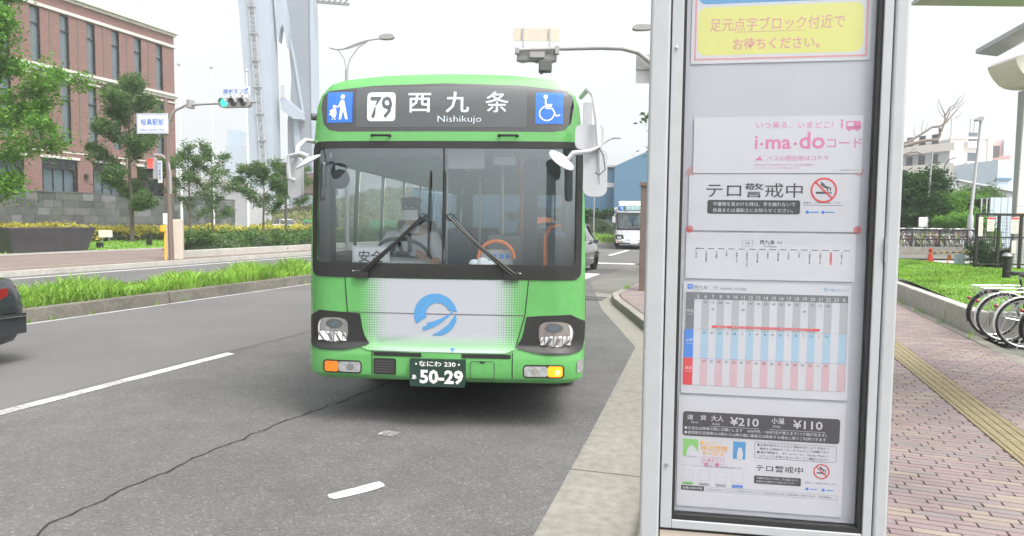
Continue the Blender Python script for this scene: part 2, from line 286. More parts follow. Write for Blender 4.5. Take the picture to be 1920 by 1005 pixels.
class Flat:
    """flat print or panels drawn in a 2-D plane (u right, v up), then laid on a surface"""
    def __init__(s): s.v = []; s.f = []; s.n = 0
    def add(s, v, f):
        s.v.append(np.asarray(v, float).reshape(-1, 2)); k = s.n; s.f += [tuple(i+k for i in q) for q in f]; s.n += len(v); return s
    def rect(s, x0, x1, y0, y1): return s.add([(x0, y0), (x1, y0), (x1, y1), (x0, y1)], [(0, 1, 2, 3)])
    def poly(s, *loops):
        if len(loops) == 1 and len(loops[0]) <= 4: return s.add(loops[0], [tuple(range(len(loops[0])))])
        c = bpy.data.curves.new('t', 'CURVE'); c.dimensions = '2D'; c.fill_mode = 'BOTH'
        for L in loops:
            sp = c.splines.new('POLY'); sp.points.add(len(L)-1); sp.use_cyclic_u = True
            for p, q in zip(sp.points, L): p.co = (q[0], q[1], 0, 1)
        o = bpy.data.objects.new('t', c); me = bpy.data.meshes.new_from_object(o)
        s.add([v.co[:2] for v in me.vertices], [tuple(p.vertices) for p in me.polygons])
        bpy.data.objects.remove(o); bpy.data.curves.remove(c); bpy.data.meshes.remove(me); return s
    def rrect(s, x0, x1, y0, y1, r=.01): return s.poly(rr(x0, x1, y0, y1, r))
    def frame(s, x0, x1, y0, y1, w, r=0):
        if r: return s.poly(rr(x0, x1, y0, y1, r), rr(x0+w, x1-w, y0+w, y1-w, max(r-w, .001)))
        return s.rect(x0, x1, y0, y0+w).rect(x0, x1, y1-w, y1).rect(x0, x0+w, y0+w, y1-w).rect(x1-w, x1, y0+w, y1-w)
    def disc(s, x, y, r, n=24): return s.poly(circ(x, y, r, n))
    def ring(s, x, y, r, w, n=28): return s.poly(circ(x, y, r, n), circ(x, y, r-w, n))
    def line(s, P_, w):
        for a, b_ in zip(P_[:-1], P_[1:]):
            dx, dy = b_[0]-a[0], b_[1]-a[1]; L = math.hypot(dx, dy) or 1; ex, ey = dx/L*w*.3, dy/L*w*.3; nx, ny = -dy/L*w/2, dx/L*w/2
            s.add([(a[0]-nx-ex, a[1]-ny-ey), (b_[0]-nx+ex, b_[1]-ny+ey), (b_[0]+nx+ex, b_[1]+ny+ey), (a[0]+nx-ex, a[1]+ny-ey)], [(0, 1, 2, 3)])
        return s
    def text(s, t, x, y, h=None, w=None, al='l', bold=0, vert=False):
        """h: text size; w: fit to this width; y is the baseline"""
        if vert:
            for i, ch in enumerate(t): s.text(ch, x, y-(i+1)*h*1.02, h, al='c', bold=bold)
            return s
        V, Fc = glyphs(t, bold)
        if not len(V): return s
        x0, x1 = V[:, 0].min(), V[:, 0].max(); sx_ = h
        if w: sx_ = w/(x1-x0)
        if h is None: h = sx_
        ox = {'l': 0, 'c': .5, 'r': 1}[al]*(x1-x0)*sx_
        U = np.stack([(V[:, 0]-x0)*sx_+x-ox, V[:, 1]*h+y], 1); return s.add(U, Fc)
    def build(s, name, m_, parent, f, thick=0, grid=None, smooth=False, label=None, **kw):
        V = np.concatenate(s.v); me = bpy.data.meshes.new(name); me.from_pydata([(a, 0, b_) for a, b_ in V.tolist()], [], s.f)
        bm = bmesh.new(); bm.from_mesh(me)
        if grid:
            if smooth or thick: bmesh.ops.remove_doubles(bm, verts=bm.verts, dist=1e-5)
            for ax, st in ((0, grid[0]), (2, grid[1])):
                if not st: continue
                lo = min(v.co[ax] for v in bm.verts); hi = max(v.co[ax] for v in bm.verts); k = math.floor(lo/st)+1
                while k*st < hi:
                    co = [0, 0, 0]; co[ax] = k*st; no_ = [0, 0, 0]; no_[ax] = 1
                    bmesh.ops.bisect_plane(bm, geom=bm.verts[:]+bm.edges[:]+bm.faces[:], plane_co=co, plane_no=no_, dist=1e-5); k += 1
        if thick:
            ret = bmesh.ops.extrude_face_region(bm, geom=bm.faces[:], use_keep_orig=True)
            nv = set(g_ for g_ in ret['geom'] if isinstance(g_, bmesh.types.BMVert))
            P_ = [(v, f(v.co.x, v.co.z), v in nv) for v in bm.verts]
            for v, p, b_ in P_: v.co = (p[0], p[1]+(thick if b_ else 0), p[2])
            bmesh.ops.recalc_face_normals(bm, faces=bm.faces)
        else:
            for v in bm.verts: v.co = f(v.co.x, v.co.z)
            for fa in bm.faces: fa.normal_update()
        bm.to_mesh(me); bm.free()
        if smooth: me.polygons.foreach_set('use_smooth', [True]*len(me.polygons)); me.set_sharp_from_angle(angle=R(35))
        me.materials.append(K[m_] if isinstance(m_, str) else m_); o = bpy.data.objects.new(name, me)
        return finish(o, parent, label, **kw)
def plane(off=0): return lambda u, v: (u, -off, v)
def copy_tree(o, loc, rz, label=None, parent=None):
    c = o.copy(); COL.objects.link(c); c.parent = parent
    if loc is not None: c.location = loc; c.rotation_euler = (0, 0, rz)
    if label: c['label'] = label
    for ch in o.children: copy_tree(ch, None, 0, None, c)
    return c
def sheet(name, pts, z, m_, **kw):
    b = MB(); b.add([(x, y, z) for x, y in pts], [tuple(range(len(pts)))]); kw.setdefault('kind', 'structure'); return b.build(name, m_, recalc=False, **kw)
HAZE = 0.0009
# ================================================================ GROUND
KX = -.45      # face of the near kerb
sheet('ground', [(-900, -60), (900, -60), (900, 1100), (-900, 1100)], -.03, 'ground')
sheet('road', [(-11.05, -12), (-.4, -12), (-.4, 10.2), (-2.6, 15.6), (-2.7, 60), (-4, 110), (-11.05, 110)], 0, 'asphalt')
sheet('far_road', [(-20, -12), (-12.95, -12), (-12.95, 110), (-20, 110)], 0, 'asphalt')
# gutter apron, kerb and pavement on the near side
GX = [(-1.0, -4), (-1.02, 3.8), (-1.08, 5.6), (-1.28, 10.1), (-2.5, 14.3), (-3.3, 17.8)]
KP = [(-.45, -4), (-.45, 5), (-.48, 9.2), (-.75, 10.4), (-1.36, 11.7), (-2.42, 15.2), (-2.62, 16.2), (-2.6, 17.4)]
sheet('gutter', GX+[(p[0], p[1]) for p in KP[::-1]], .004, 'gutter')
for yy in (2.6, 4.9, 7.4, 9.9): sheet('gutter_joint', [(-1.06, yy), (-.46, yy), (-.46, yy+.008), (-1.06, yy+.008)], .0055, 'crack')
sheet('road_shoulder', [(-3.3, 17.8), (-2.6, 17.4), (-2.3, 19.5), (-2.6, 24), (-2.7, 60), (-3.9, 60), (-4.0, 24), (-3.95, 20.6)], .006, 'asphalt_old')
kb = bpy.data.objects.new('kerb', None); finish(kb, None, kind='structure')
def kerb_run(P_, w, z0, z1, m_, step, parent, side=1, gap=.006):
    for a, b_ in zip(P_[:-1], P_[1:]):
        L = math.dist(a, b_); n_ = max(1, round(L/step)); dx, dy = (b_[0]-a[0])/L, (b_[1]-a[1])/L; nx, ny = dy*w*side, -dx*w*side
        for i in range(n_):
            s0 = L*i/n_+gap/2; s1 = L*(i+1)/n_-gap/2
            p, q = (a[0]+dx*s0, a[1]+dy*s0), (a[0]+dx*s1, a[1]+dy*s1)
            MB().hexa([(p[0], p[1], z0), (p[0]+nx, p[1]+ny, z0), (q[0]+nx, q[1]+ny, z0), (q[0], q[1], z0), (p[0]+nx*.1, p[1]+ny*.1, z1), (p[0]+nx, p[1]+ny, z1), (q[0]+nx, q[1]+ny, z1), (q[0]+nx*.1, q[1]+ny*.1, z1)]).build('kerbstone', m_, parent, bevel=.015, recalc=True)
kerb_run(KP, .17, -.02, .15, 'concrete_dark', 1.2, kb)
kerb_run([(-2.3, 19.6), (-2.65, 24), (-2.7, 40)], .17, -.02, .13, 'concrete_dark', 2.5, kb)
sheet('pavement', [(-.28, -4), (-.28, 9.3), (-.6, 10.6), (-1.2, 11.8), (-2.26, 15.3), (-2.45, 16.3), (-2.43, 17.4), (-2.15, 19.6), (-2.2, 29.5), (3.25, 29.5), (3.25, -4)], .142, 'mortar'); sheet('pavement', [(-2.2, 29.5), (-2.53, 60), (3.25, 60), (3.25, 29.5)], .15, 'pave_far')
pv = bpy.data.objects.new('paving', None); finish(pv, None, kind='structure')
# bricks: near ones each an object, the rest one mass of the same geometry
SH = math.tan(R(-5)); BW, BR = .235, .068
def pix(p):
    q = np.array(p)-np.array([0, 0, CAMH]); w = q@fw
    return (960+F*(q@rt)/w, 502.5-F*(q@up)/w, w) if w > .1 else (-9999, -9999, w)
def brickmesh(b, x, y, z, g=.0038, h=.011, w=BW):
    x0, x1, y0, y1 = x+g, x+w-g, y+g, y+BR-g; s0, s1 = (x0-x)*SH, (x1-x)*SH
    b.hexa([(x0, y0+s0, z-h), (x1, y0+s1, z-h), (x1, y1+s1, z-h), (x0, y1+s0, z-h), (x0+.002, y0+s0+.002, z), (x1-.002, y0+s1+.002, z), (x1-.002, y1+s1-.002, z), (x0+.002, y1+s0-.002, z)])
cut = []
cand = []
def kerbx(y):
    for a, b_ in zip(KP[:-1], KP[1:]):
        if a[1] <= y <= b_[1]: return a[0]+(b_[0]-a[0])*(y-a[1])/(b_[1]-a[1])+.175
    return -2.43
for j in range(30, 440):
    yb = j*BR
    for i in range(-14, 20):
        x = i*BW+(BW/2 if j % 2 else 0)+(.06 if j % 3 == 0 else 0); y = yb+x*SH
        q_ = [(max(x, a_), min(x+BW, b_)) for a_, b_ in ((kerbx(y)+.01, 1.898), (2.202, 3.243)) if min(x+BW, b_)-max(x, a_) > .03]
        if not q_: continue
        px, py, w = pix((x+BW/2, y, .15))
        if w < .5 or py > 1040 or px > 1990 or px < 1080 or (1255 < px < 1600): continue
        if len(q_) > 1 or q_[0][1]-q_[0][0] < BW-.002:
            cut += [(a_, y+(a_-x)*SH, b_-a_) for a_, b_ in q_]; continue
        cand.append((w, x, y, 1650 < px < 1925 and py < 1005))
cand.sort()
near = [c for c in cand if c[3]][:300]; ns = set((c[1], c[2]) for c in near)
bb = MB(); brickmesh(bb, -BW/2, 0, 0); proto = None
for w, x, y, _ in near:
    if proto is None: proto = bb.build('brick', 'paver', pv, loc=(x+BW/2, y, .153))
    else:
        o = proto.copy(); o.location = (x+BW/2, y, .153+random.uniform(-.0015, .001)); COL.objects.link(o)
bb = MB()
for w, x, y, _ in cand:
    if (x, y) not in ns: brickmesh(bb, x, y, .153+random.uniform(-.0015, .001))
for x, y, w in cut: brickmesh(bb, x, y, .153, w=w)
bb.build('brick_field', 'paver_many', pv, kind='stuff')
# tactile strip: one tile each 30 cm, four raised bars
M = K['tactile'] = mat('tactile_yellow', (.215, .178, .10), .85, var=.22, vs=3, fine=.12, bump=.2)
tt = MB().box(-.148, .148, -.148, .148, -.01, .002)
for i in range(4): x = -.105+.07*i; tt.box(x-.012, x+.012, -.135, .135, .002, .008, tp=.003)
tp_ = None
for j in range(8, 64):
    y = j*.3
    if tp_ is None: tp_ = tt.build('tactile_tile', 'tactile', pv, loc=(2.05, y, .154))
    else: o = tp_.copy(); o.location = (2.05, y, .154); COL.objects.link(o)
sheet('lawn_edging_strip', [(3.245, 3), (3.42, 3), (3.42, 40), (3.245, 40)], .158, 'gutter')
# painted markings and the long crack
def stripe(name, P_, z, m_, wj=0): sheet(name, P_, z, m_)
stripe('lane_line', [(-6.26, .5), (-6.10, .5), (-6.12, 7.75), (-6.27, 7.8)], .005, 'worn_white')
stripe('lane_line', [(-6.28, 13.6), (-6.13, 13.6), (-6.15, 21), (-6.30, 21)], .005, 'worn_white')
stripe('edge_line', [(-10.95, 3), (-10.87, 3), (-10.9, 60), (-10.98, 60)], .005, 'worn_white')
stripe('edge_line', [(-19.2, 6), (-19.05, 6), (-19.05, 60), (-19.2, 60)], .005, 'line_white')
stripe('road_dash', [(-2.42, 3.94), (-2.39, 3.90), (-2.34, 3.885), (-2.30, 3.93), (-2.25, 4.0), (-2.19, 4.09), (-2.145, 4.18), (-2.17, 4.22), (-2.22, 4.25), (-2.26, 4.2), (-2.31, 4.11), (-2.35, 4.05)], .005, 'worn_white')
stripe('road_dash', [(-2.74, 5.2), (-2.6, 5.2), (-2.58, 5.32), (-2.72, 5.33)], .005, 'very_worn')
for i, (a, b_) in enumerate([((-5.3, 20.6), (-3.95, 24.2)), ((-6.8, 20.6), (-5.45, 24.2)), ((-8.3, 20.6), (-6.95, 24.2))]): stripe('crosswalk_bar', [(a[0]+.05, a[1]), (a[0]+.95, a[1]), (a[0]+1.0, b_[1]), (a[0]+.1, b_[1])], .006, 'line_white')
stripe('stop_line', [(-6.2, 30.3), (-2.95, 30.3), (-2.95, 30.9), (-6.2, 30.9)], .006, 'line_white')
stripe('lane_line', [(-6.4, 38), (-6.2, 38), (-6.3, 46), (-6.5, 46)], .005, 'line_white'); stripe('lane_line', [(-6.5, 52), (-6.3, 52), (-6.5, 60), (-6.7, 60)], .005, 'line_white')
cb = MB(); rnd = random.Random(3); y = 1.2; x = -3.45; L_ = []
while y < 13: L_.append((x, y, rnd.uniform(.004, .011))); y += rnd.uniform(.02, .07); tgt = -3.55-.14*math.sin((y-2)*.9)-.02*y*.5; x += (tgt-x)*.15+rnd.uniform(-.022, .022)
for a, b_ in zip(L_[:-1], L_[1:]): cb.quad((a[0]-a[2], a[1], .0045), (a[0]+a[2], a[1], .0045), (b_[0]+b_[2], b_[1], .0045), (b_[0]-b_[2], b_[1], .0045))
for s in range(9):
    i = rnd.randrange(5, len(L_)-5); x, y = L_[i][:2]; dx = rnd.choice((-1, 1))
    for k in range(5): nx_, ny_ = x+dx*rnd.uniform(.01, .03), y+rnd.uniform(.0, .04); cb.quad((x, y-.002, .0047), (x, y+.003, .0047), (nx_, ny_+.002, .0047), (nx_, ny_-.001, .0047)); x, y = nx_, ny_
cb.build('road_crack', 'crack', kind='structure')
# seam between the two lanes
cb = MB(); y = 7.8; pr = None
while y < 40:
    p = (-6.27+rnd.uniform(-.012, .012), y)
    if pr: cb.quad((pr[0]-.004, pr[1], .0046), (pr[0]+.005, pr[1], .0046), (p[0]+.005, p[1], .0046), (p[0]-.004, p[1], .0046))
    pr = p; y += rnd.uniform(.08, .3)
cb.build('road_seam', 'crack', kind='structure')
db = MB()
for i in range(9): db.box(-3.42+i*.075, -3.385+i*.075, 16.0, 16.55, .008, .018)
db.box(-3.47, -2.78, 15.93, 16.0, .008, .02).box(-3.47, -2.78, 16.55, 16.62, .008, .02).build('drain_grate', 'dark_gray', label='steel slotted drain grate beside the kerb corner', cat='drain')
# ---------------------------------------------------------------- vegetation
def blades(name, n_, xr, yr, z, h, m_, w=.012, lean=.5, zf=None, power=1., **kw):
    x = RNG.uniform(*xr, n_); y = yr[0]+(yr[1]-yr[0])*RNG.random(n_)**power; hh = h*RNG.uniform(.35, 1, n_)*(.75+.35*np.sin(x*2.1+y*1.7)*np.sin(y*.9))
    a = RNG.uniform(0, 2*PI, n_); ln = RNG.uniform(.1, lean, n_)*hh; b_ = RNG.uniform(0, 2*PI, n_); dx, dy = np.cos(a)*ln, np.sin(a)*ln; wx, wy = np.cos(b_)*w*(1+y/30), np.sin(b_)*w*(1+y/30)
    zz_ = z if zf is None else zf(x, y); zz_ = zz_+np.zeros(n_)
    V = np.stack([np.stack([x-wx, y-wy, zz_], 1), np.stack([x+wx, y+wy, zz_], 1), np.stack([x+dx*.35+wx*.8, y+dy*.35+wy*.8, zz_+hh*.6], 1), np.stack([x+dx*.35-wx*.8, y+dy*.35-wy*.8, zz_+hh*.6], 1), np.stack([x+dx, y+dy, zz_+hh*.93], 1)], 1).reshape(-1, 3)
    me = bpy.data.meshes.new(name); Fc = []
    for i in range(n_): k = i*5; Fc += [(k, k+1, k+2, k+3), (k+3, k+2, k+4)]
    me.from_pydata(V.tolist(), [], Fc); me.materials.append(K[m_]); o = bpy.data.objects.new(name, me); return finish(o, None, **kw)
def leafcloud(b, C_, rad, n_, size, rng=RNG, flat=.8):
    """n_ folded leaf faces scattered in ellipsoid clumps centred on the points C_"""
    C_ = np.asarray(C_); idx = rng.integers(0, len(C_), n_); d = rng.normal(size=(n_, 3)); d /= np.linalg.norm(d, axis=1)[:, None]
    rr_ = rng.random(n_)**.45*np.where(rng.random(n_) < .22, 1.55, 1.); rad = np.broadcast_to(np.asarray(rad, float), (len(C_),))
    P_ = C_[idx]+d*(rr_*rad[idx])[:, None]*np.array([1, 1, flat])
    a = rng.normal(size=(n_, 3)); a[:, 2] *= .6; a /= np.linalg.norm(a, axis=1)[:, None]; c = rng.normal(size=(n_, 3)); c = np.cross(a, c); c /= np.linalg.norm(c, axis=1)[:, None]
    s = size*rng.uniform(.6, 1.3, n_)[:, None]; nrm = np.cross(a, c)
    V = np.stack([P_-a*s, P_+c*s*.45+nrm*s*.12, P_+a*s, P_-c*s*.45+nrm*s*.12], 1).reshape(-1, 3); k = b.n
    b.v.append(V); b.n += len(V); b.f += [(k+4*i, k+4*i+1, k+4*i+2, k+4*i+3) for i in range(n_)]
def tree(label, loc, h, crown_r, trunk_h, n_, leaf, m_, seed, tr=.1, up_=.9, clump=.5, limbs=9, narrow=1., stake=False, group=None, bark='bark', bare=False, sub=3, lean=0):
    rg = random.Random(seed); rn = np.random.default_rng(seed); t = thing('tree', label, 'tree', loc, 0, group)
    b = MB(); pts = [(0, 0, -.1)]; x = y = 0
    for i in range(1, 8): x += rg.uniform(-.05, .05)*h*.12+lean*h/8; y += rg.uniform(-.05, .05)*h*.12; pts.append((x, y, h*.88*i/7))
    b.tube(pts, [tr*(1-.85*i/7)+.01 for i in range(8)], 8); C_ = []
    def at(q): q = min(max(q/.88*7, 0), 6.99); i = int(q); f_ = q-i; return [pts[i][k]*(1-f_)+pts[i+1][k]*f_ for k in range(3)]
    for i in range(limbs):
        q = trunk_h/h+(.86-trunk_h/h)*(i/(limbs-1))**.9; p = at(q); an = i*2.4+rg.uniform(-.4, .4)
        rel = (q-trunk_h/h)/(1-trunk_h/h); L_ = crown_r*(.55+.55*math.sin(PI*(min(1, rel*1.05+.22))))*rg.uniform(.75, 1.1)
        prev = p; P_ = [p]; el = up_*(.4+rel*.8)
        for k in range(1, 5): f_ = k/4; prev = [p[0]+math.cos(an)*L_*f_*narrow+rg.uniform(-.06, .06)*L_, p[1]+math.sin(an)*L_*f_+rg.uniform(-.06, .06)*L_, p[2]+L_*el*f_**1.2]; P_.append(prev)
        b.tube(P_, [tr*.42*(1-f_*.2) for f_ in range(5)], 5); C_ += P_[2:]
        for s in range(sub):
            a = P_[rg.choice((2, 3, 3))]; an2 = an+rg.uniform(-1.3, 1.3); L2 = L_*rg.uniform(.35, .6); e = [a[0]+math.cos(an2)*L2, a[1]+math.sin(an2)*L2, a[2]+L2*rg.uniform(.1, .9)]
            b.tube([a, [(a[k]+e[k])/2+rg.uniform(-.05, .05)*L2 for k in range(3)], e], [tr*.2, tr*.14, tr*.06], 4); C_.append(e)
    C_.append(pts[-1]); b.build('trunk', bark, t, smooth=True)
    if not bare:
        c = MB(); cc = np.array(C_); leafcloud(c, cc, clump*rn.uniform(.6, 1.25, len(cc)), n_, leaf, rn); c.build('crown', m_, t)
    if stake:
        for dx in (-.35, .35): MB().tube([(dx, -.25, 0), (dx*.2, -.02, 1.7)], .035, 6).build('stake', 'bark', t)
    return t
def hedge(name, label, x0, x1, y0, y1, z, h, n_, m_, leaf=.07, cat='hedge', rng=RNG, inner='hedge_core'):
    o = thing(name, label, cat, ((x0+x1)/2, (y0+y1)/2, z)); lx, ly = (x1-x0)/2, (y1-y0)/2
    b = MB(); nx, ny = 6, max(8, int((y1-y0)/.8)); V = []; Fc = []
    for j in range(ny+1):
        for i in range(nx+1):
            u = -1+2*i/nx; V.append((u*lx*.93, -ly+2*ly*j/ny, h*.72*(1-abs(u)**5*.75)*(.88+.12*math.sin(j*1.3+u*2)) if 0 < j < ny else 0))
    for j in range(ny):
        for i in range(nx): a = j*(nx+1)+i; Fc.append((a, a+1, a+nx+2, a+nx+1))
    b.add(V, Fc).build('branches', inner, o, smooth=True)
    c = MB(); k = int(max(60, (y1-y0)*12)); C_ = np.stack([rng.uniform(-lx, lx, k)*.95, rng.uniform(-ly, ly, k), rng.uniform(.15, .9, k)*h], 1); leafcloud(c, C_, .36*min(1, h), n_, leaf, rng)
    c.build('leaves', m_, o, kind='stuff'); return o
# median with its kerb and tall grass
md = bpy.data.objects.new('median', None); finish(md, None, kind='structure')
MB().box(-12.95, -11.2, -8, 62, -.02, .17).build('soil', 'soil', md)
for a in range(-4, 14):
    y0 = a*4.; MB().hexa([(-11.22, y0+.01, -.02), (-11.03, y0+.01, -.02), (-11.03, y0+3.99, -.02), (-11.22, y0+3.99, -.02), (-11.22, y0+.01, .23), (-11.06, y0+.01, .23), (-11.06, y0+3.99, .23), (-11.22, y0+3.99, .23)]).build('kerbstone', 'kerb_dirty', md, bevel=.02)
    MB().box(-13.1, -12.95, y0+.01, y0+3.99, -.02, .2).build('kerbstone', 'concrete_dark', md)
blades('median_grass', 26000, (-12.9, -11.2), (5.5, 60), .16, .56, 'grass', w=.012, lean=.9, power=2.1, label='tall bright green grass growing along the road median', cat='grass', kind='stuff')
blades('median_dry_grass', 6500, (-12.9, -11.15), (5.5, 50), .16, .34, 'grass_dry', w=.008, lean=1.5, power=2., label='dry straw coloured stalks among the median grass', cat='grass', kind='stuff')
w_ = MB(); rg = random.Random(5)
for k in range(26):
    x, y = rg.choice([(-11.02, rg.uniform(8, 17)), (-.47, rg.uniform(10, 14)), (3.3, rg.uniform(10, 20)), (-2.7, rg.uniform(17, 20)), (-11.02, rg.uniform(8, 14))])
    z = .15 if x > 1 else 0
    for q in range(14): an = rg.uniform(0, 6.28); L_ = rg.uniform(.05, .14); px, py = x+rg.uniform(-.05, .05), y+rg.uniform(-.1, .1); dx, dy = math.cos(an), math.sin(an); w_.add([(px-dy*.006, py+dx*.006, z), (px+dy*.006, py-dx*.006, z), (px+dx*L_*.5, py+dy*L_*.5, z+L_)], [(0, 1, 2)])
w_.build('kerb_weeds', 'grass', label='small weeds sprouting in the cracks along the kerbs', cat='weeds', kind='stuff')
# ---------------------------------------------------------------- far side of the road
MB().box(-28.3, -20, -12, 110, -.02, .14).build('far_pavement', 'pave_far', kind='structure')
MB().box(-20.02, -19.85, -12, 110, -.02, .16).build('far_kerb', 'concrete', kind='structure')
sheet('tan_tactile_strip', [(-21.5, 0), (-21.15, 0), (-21.15, 80), (-21.5, 80)], .146, 'tan')
sheet('far_lawn', [(-60, -10), (-28.35, -10), (-28.35, 70), (-60, 70)], .17, 'lawn_base')
MB().box(-28.5, -28.3, -10, 70, .1, .2).build('lawn_edging', 'concrete', kind='structure')
blades('far_lawn_grass', 16000, (-44, -28.5), (18, 62), .165, .13, 'grass', w=.03, lean=.8, label='mown lawn between the far pavement and the stone wall', cat='grass', kind='stuff')
hedge('hedge', 'long low yellow green hedge in front of the dark stone wall', -41, -38.8, 30.5, 66, .17, .95, 30000, 'leaf_yellow', .12)
hedge('hedge', 'thin dark green hedge against the foot of the stone wall', -52.4, -50.9, 30, 66, .17, .75, 12000, 'leaf_dark', .14)
hedge('hedge', 'dark green shrub hedge behind the concrete edging by the far kerb', -24.4, -21.6, 26.4, 66, .14, 1.0, 50000, 'leaf_mid', .085)
kerb2 = bpy.data.objects.new('hedge_kerb', None); finish(kerb2, None, kind='structure')
for a in range(12): MB().box(-21.6, -21.3, 23.6+a*3.5, 27.07+a*3.5, .1, .42).build('kerbstone', 'concrete', kerb2, bevel=.02)
# planter
p = thing('planter', 'big dark tapered planter box holding the large bright tree', 'planter', (-30.1, 24.3, .14))
MB().hexa([(-1.5, -1.85, 0), (1.5, -1.85, 0), (1.5, 1.75, 0), (-1.5, 1.75, 0), (-1.65, -2.1, 1.12), (1.7, -2.1, 1.12), (1.7, 2.1, 1.12), (-1.65, 2.1, 1.12)]).build('box', mat('planter_metal', (.05, .05, .053), .55, var=.3, vs=2, bump=.1), p, bevel=.02)
MB().box(-1.55, 1.6, -2.0, 2.0, 1.1, 1.135).build('soil', 'soil', p)
c = MB(); leafcloud(c, np.stack([RNG.uniform(-1.5, 1.5, 60), RNG.uniform(-1.9, 1.9, 60), RNG.uniform(1.1, 1.25, 60)], 1), .16, 3500, .05); c.build('ground_cover', 'leaf_yellow', p, kind='stuff')
tree('big bright green tree growing from the dark planter at the left edge', (-31.9, 22.9, 1.2), 11.2, 3.0, 1.3, 46000, .095, 'leaf_bright', 11, tr=.14, up_=.55, clump=.72, limbs=20, sub=4)
tree('tall dark green tree on the lawn in front of the brick building', (-37.3, 37.4, .15), 11.2, 1.85, 2.0, 34000, .095, 'leaf_mid', 12, tr=.13, up_=1.05, clump=.55, limbs=15, narrow=.9, sub=4)
tree('slender twin stemmed tree between the flagpoles, left stem', (-36.2, 41.4, .15), 6.6, 1.25, 1.6, 5000, .085, 'leaf_mid', 13, tr=.08, up_=1.1, clump=.42, limbs=11)
tree('slender twin stemmed tree between the flagpoles, right stem', (-35.6, 42.9, .15), 6.9, 1.45, 1.6, 6000, .085, 'leaf_mid', 14, tr=.08, up_=1.0, clump=.42, limbs=11)
tree('bushy young tree right of the flagpoles, in front of the grassy bank', (-33.9, 46.4, .15), 5.3, 1.9, 1.9, 11000, .085, 'leaf_mid', 15, tr=.09, up_=1.1, clump=.45, limbs=11)
tree('young olive tree nearest the green bus, behind its mirror', (-33.2, 48.2, .15), 6.2, 1.6, 2.6, 6000, .085, 'leaf_mid', 16, tr=.08, up_=.9, clump=.42, limbs=9)
def spot(label, x, y, h, w=.16):
    o = thing('garden_light', label, 'garden light', (x, y, .17), 0, 'small dark garden lights on the lawn')
    MB().box(-w, w, -.08, .08, 0, h).build('housing', 'black_plastic', o, bevel=.01); MB().box(-w*.7, w*.7, -.095, -.08, h*.6, h*.9).build('lens', 'window_dark', o)
spot('small dark spike light on the lawn right of the planter', -31, 29.0, .28); spot('tall dark block light on the lawn left of the dark tree', -31.9, 33.2, .62, .14)
spot('dark block light between the hedges below the flagpoles', -30.5, 43, .5, .14); spot('dark block light left of the bushy young tree', -31.0, 52, .6, .16)
sg = thing('garden_sign', 'pale tilted sign card at the edge of the yellow hedge', 'sign', (-38.2, 36.2, .17), .5)
MB().bar((-.2, 0, 0), (-.2, 0, .5), .04).build('post', 'gray_paint', sg); MB().bar((.2, 0, 0), (.2, 0, .5), .04).build('post', 'gray_paint', sg); MB().box(-.4, .4, -.05, -.02, .3, .75).build('panel', 'white_cream', sg)
# stone wall of rough coursed panels
wl = thing('stone_wall', 'long dark grey wall of mixed stone panels below the brick building', 'wall', (-53, 24, 0)); WH = 3.72
MB().box(-.5, -.06, 0, 43.5, 0, WH).build('core', 'dark_gray', wl); MB().box(-.5, .06, -.05, 43.55, WH, WH+.1).build('coping', 'dark_gray', wl)
ph = WH/6; pp = {}
for r_ in range(6):
    y = 0 if r_ % 2 else -.55
    while y < 43.4:
        w = random.choice((.85, 1.1, 1.5)); y2 = min(y+w, 43.5); ya = max(y, 0); key = round(y2-ya, 2)
        if key > .2:
            loc = (random.choice((0, .02, .035)), ya, r_*ph)
            if key not in pp: pp[key] = MB().box(-.08, .0, .012, key-.012, .012, ph-.012).build('stone_panel', 'stone_panel', wl, loc=loc)
            else: o = pp[key].copy(); o.location = loc; COL.objects.link(o)
        y = y2
# ---------------------------------------------------------------- brick building
bl = thing('brick_building', 'large red brick building with tall narrow windows and pale stone cornices', 'building', (-55, 0, 0)); Y1 = 61; Y0 = -20; D_ = -40
WY = [45.7-2.66*k for k in range(1, 26)][::-1]+[45.7, 48.4, 51.05, 53.7, 56.3, 59.0]
ups = [(w, 14.42, 18.82) for w in WY]+[(w, 8.02, 13.3) for w in WY]
gys = [Y1-3.4-4.98*k for k in range(16)]
fc = Flat(); loops = [[(Y0, 3.5), (Y1, 3.5), (Y1, 20.1), (Y0, 20.1)]]
for w, a, b_ in ups: loops.append([(w-.44, a), (w+.44, a), (w+.44, b_), (w-.44, b_)])
for g_ in gys: loops.append([(g_-1.7, 3.6), (g_+1.7, 3.6), (g_+1.7, 6.62), (g_-1.7, 6.62)])
# in the facade plane v runs along y; mirrored so that the outside faces the road
fc.poly(*loops); fc.build('facade', 'brick', bl, lambda u, v: (0, u, v))
bb = MB().box(D_, -.02, Y1-.4, Y1-.003, 0, 20.1).box(D_, -.02, Y0, Y0+.4, 0, 20.1).box(D_, D_+.4, Y0, Y1-.4, 0, 20.1); bb.build('wall', 'brick', bl)
MB().box(-.45, -.003, Y0, Y1-.001, .1, 3.49).build('base_wall', 'brick', bl)
MB().box(D_, -.5, Y0+.4, Y1-.4, 19.8, 20.0).build('roof', 'gray_wall', bl); MB().box(-8, -.9, Y0+.4, Y1-.4, .1, 19.8).build('interior_core', 'interior_dark', bl)
for z0, z1, o_ in ((20.05, 20.3, .16), (20.3, 20.62, .38), (18.92, 19.2, .14), (13.78, 14.02, .14), (14.02, 14.28, .3), (13.36, 13.5, .12)):
    MB().box(-.5, o_, Y0-.1, Y1+o_, z0, z1).build('cornice', 'stone_trim', bl, bevel=.03); 
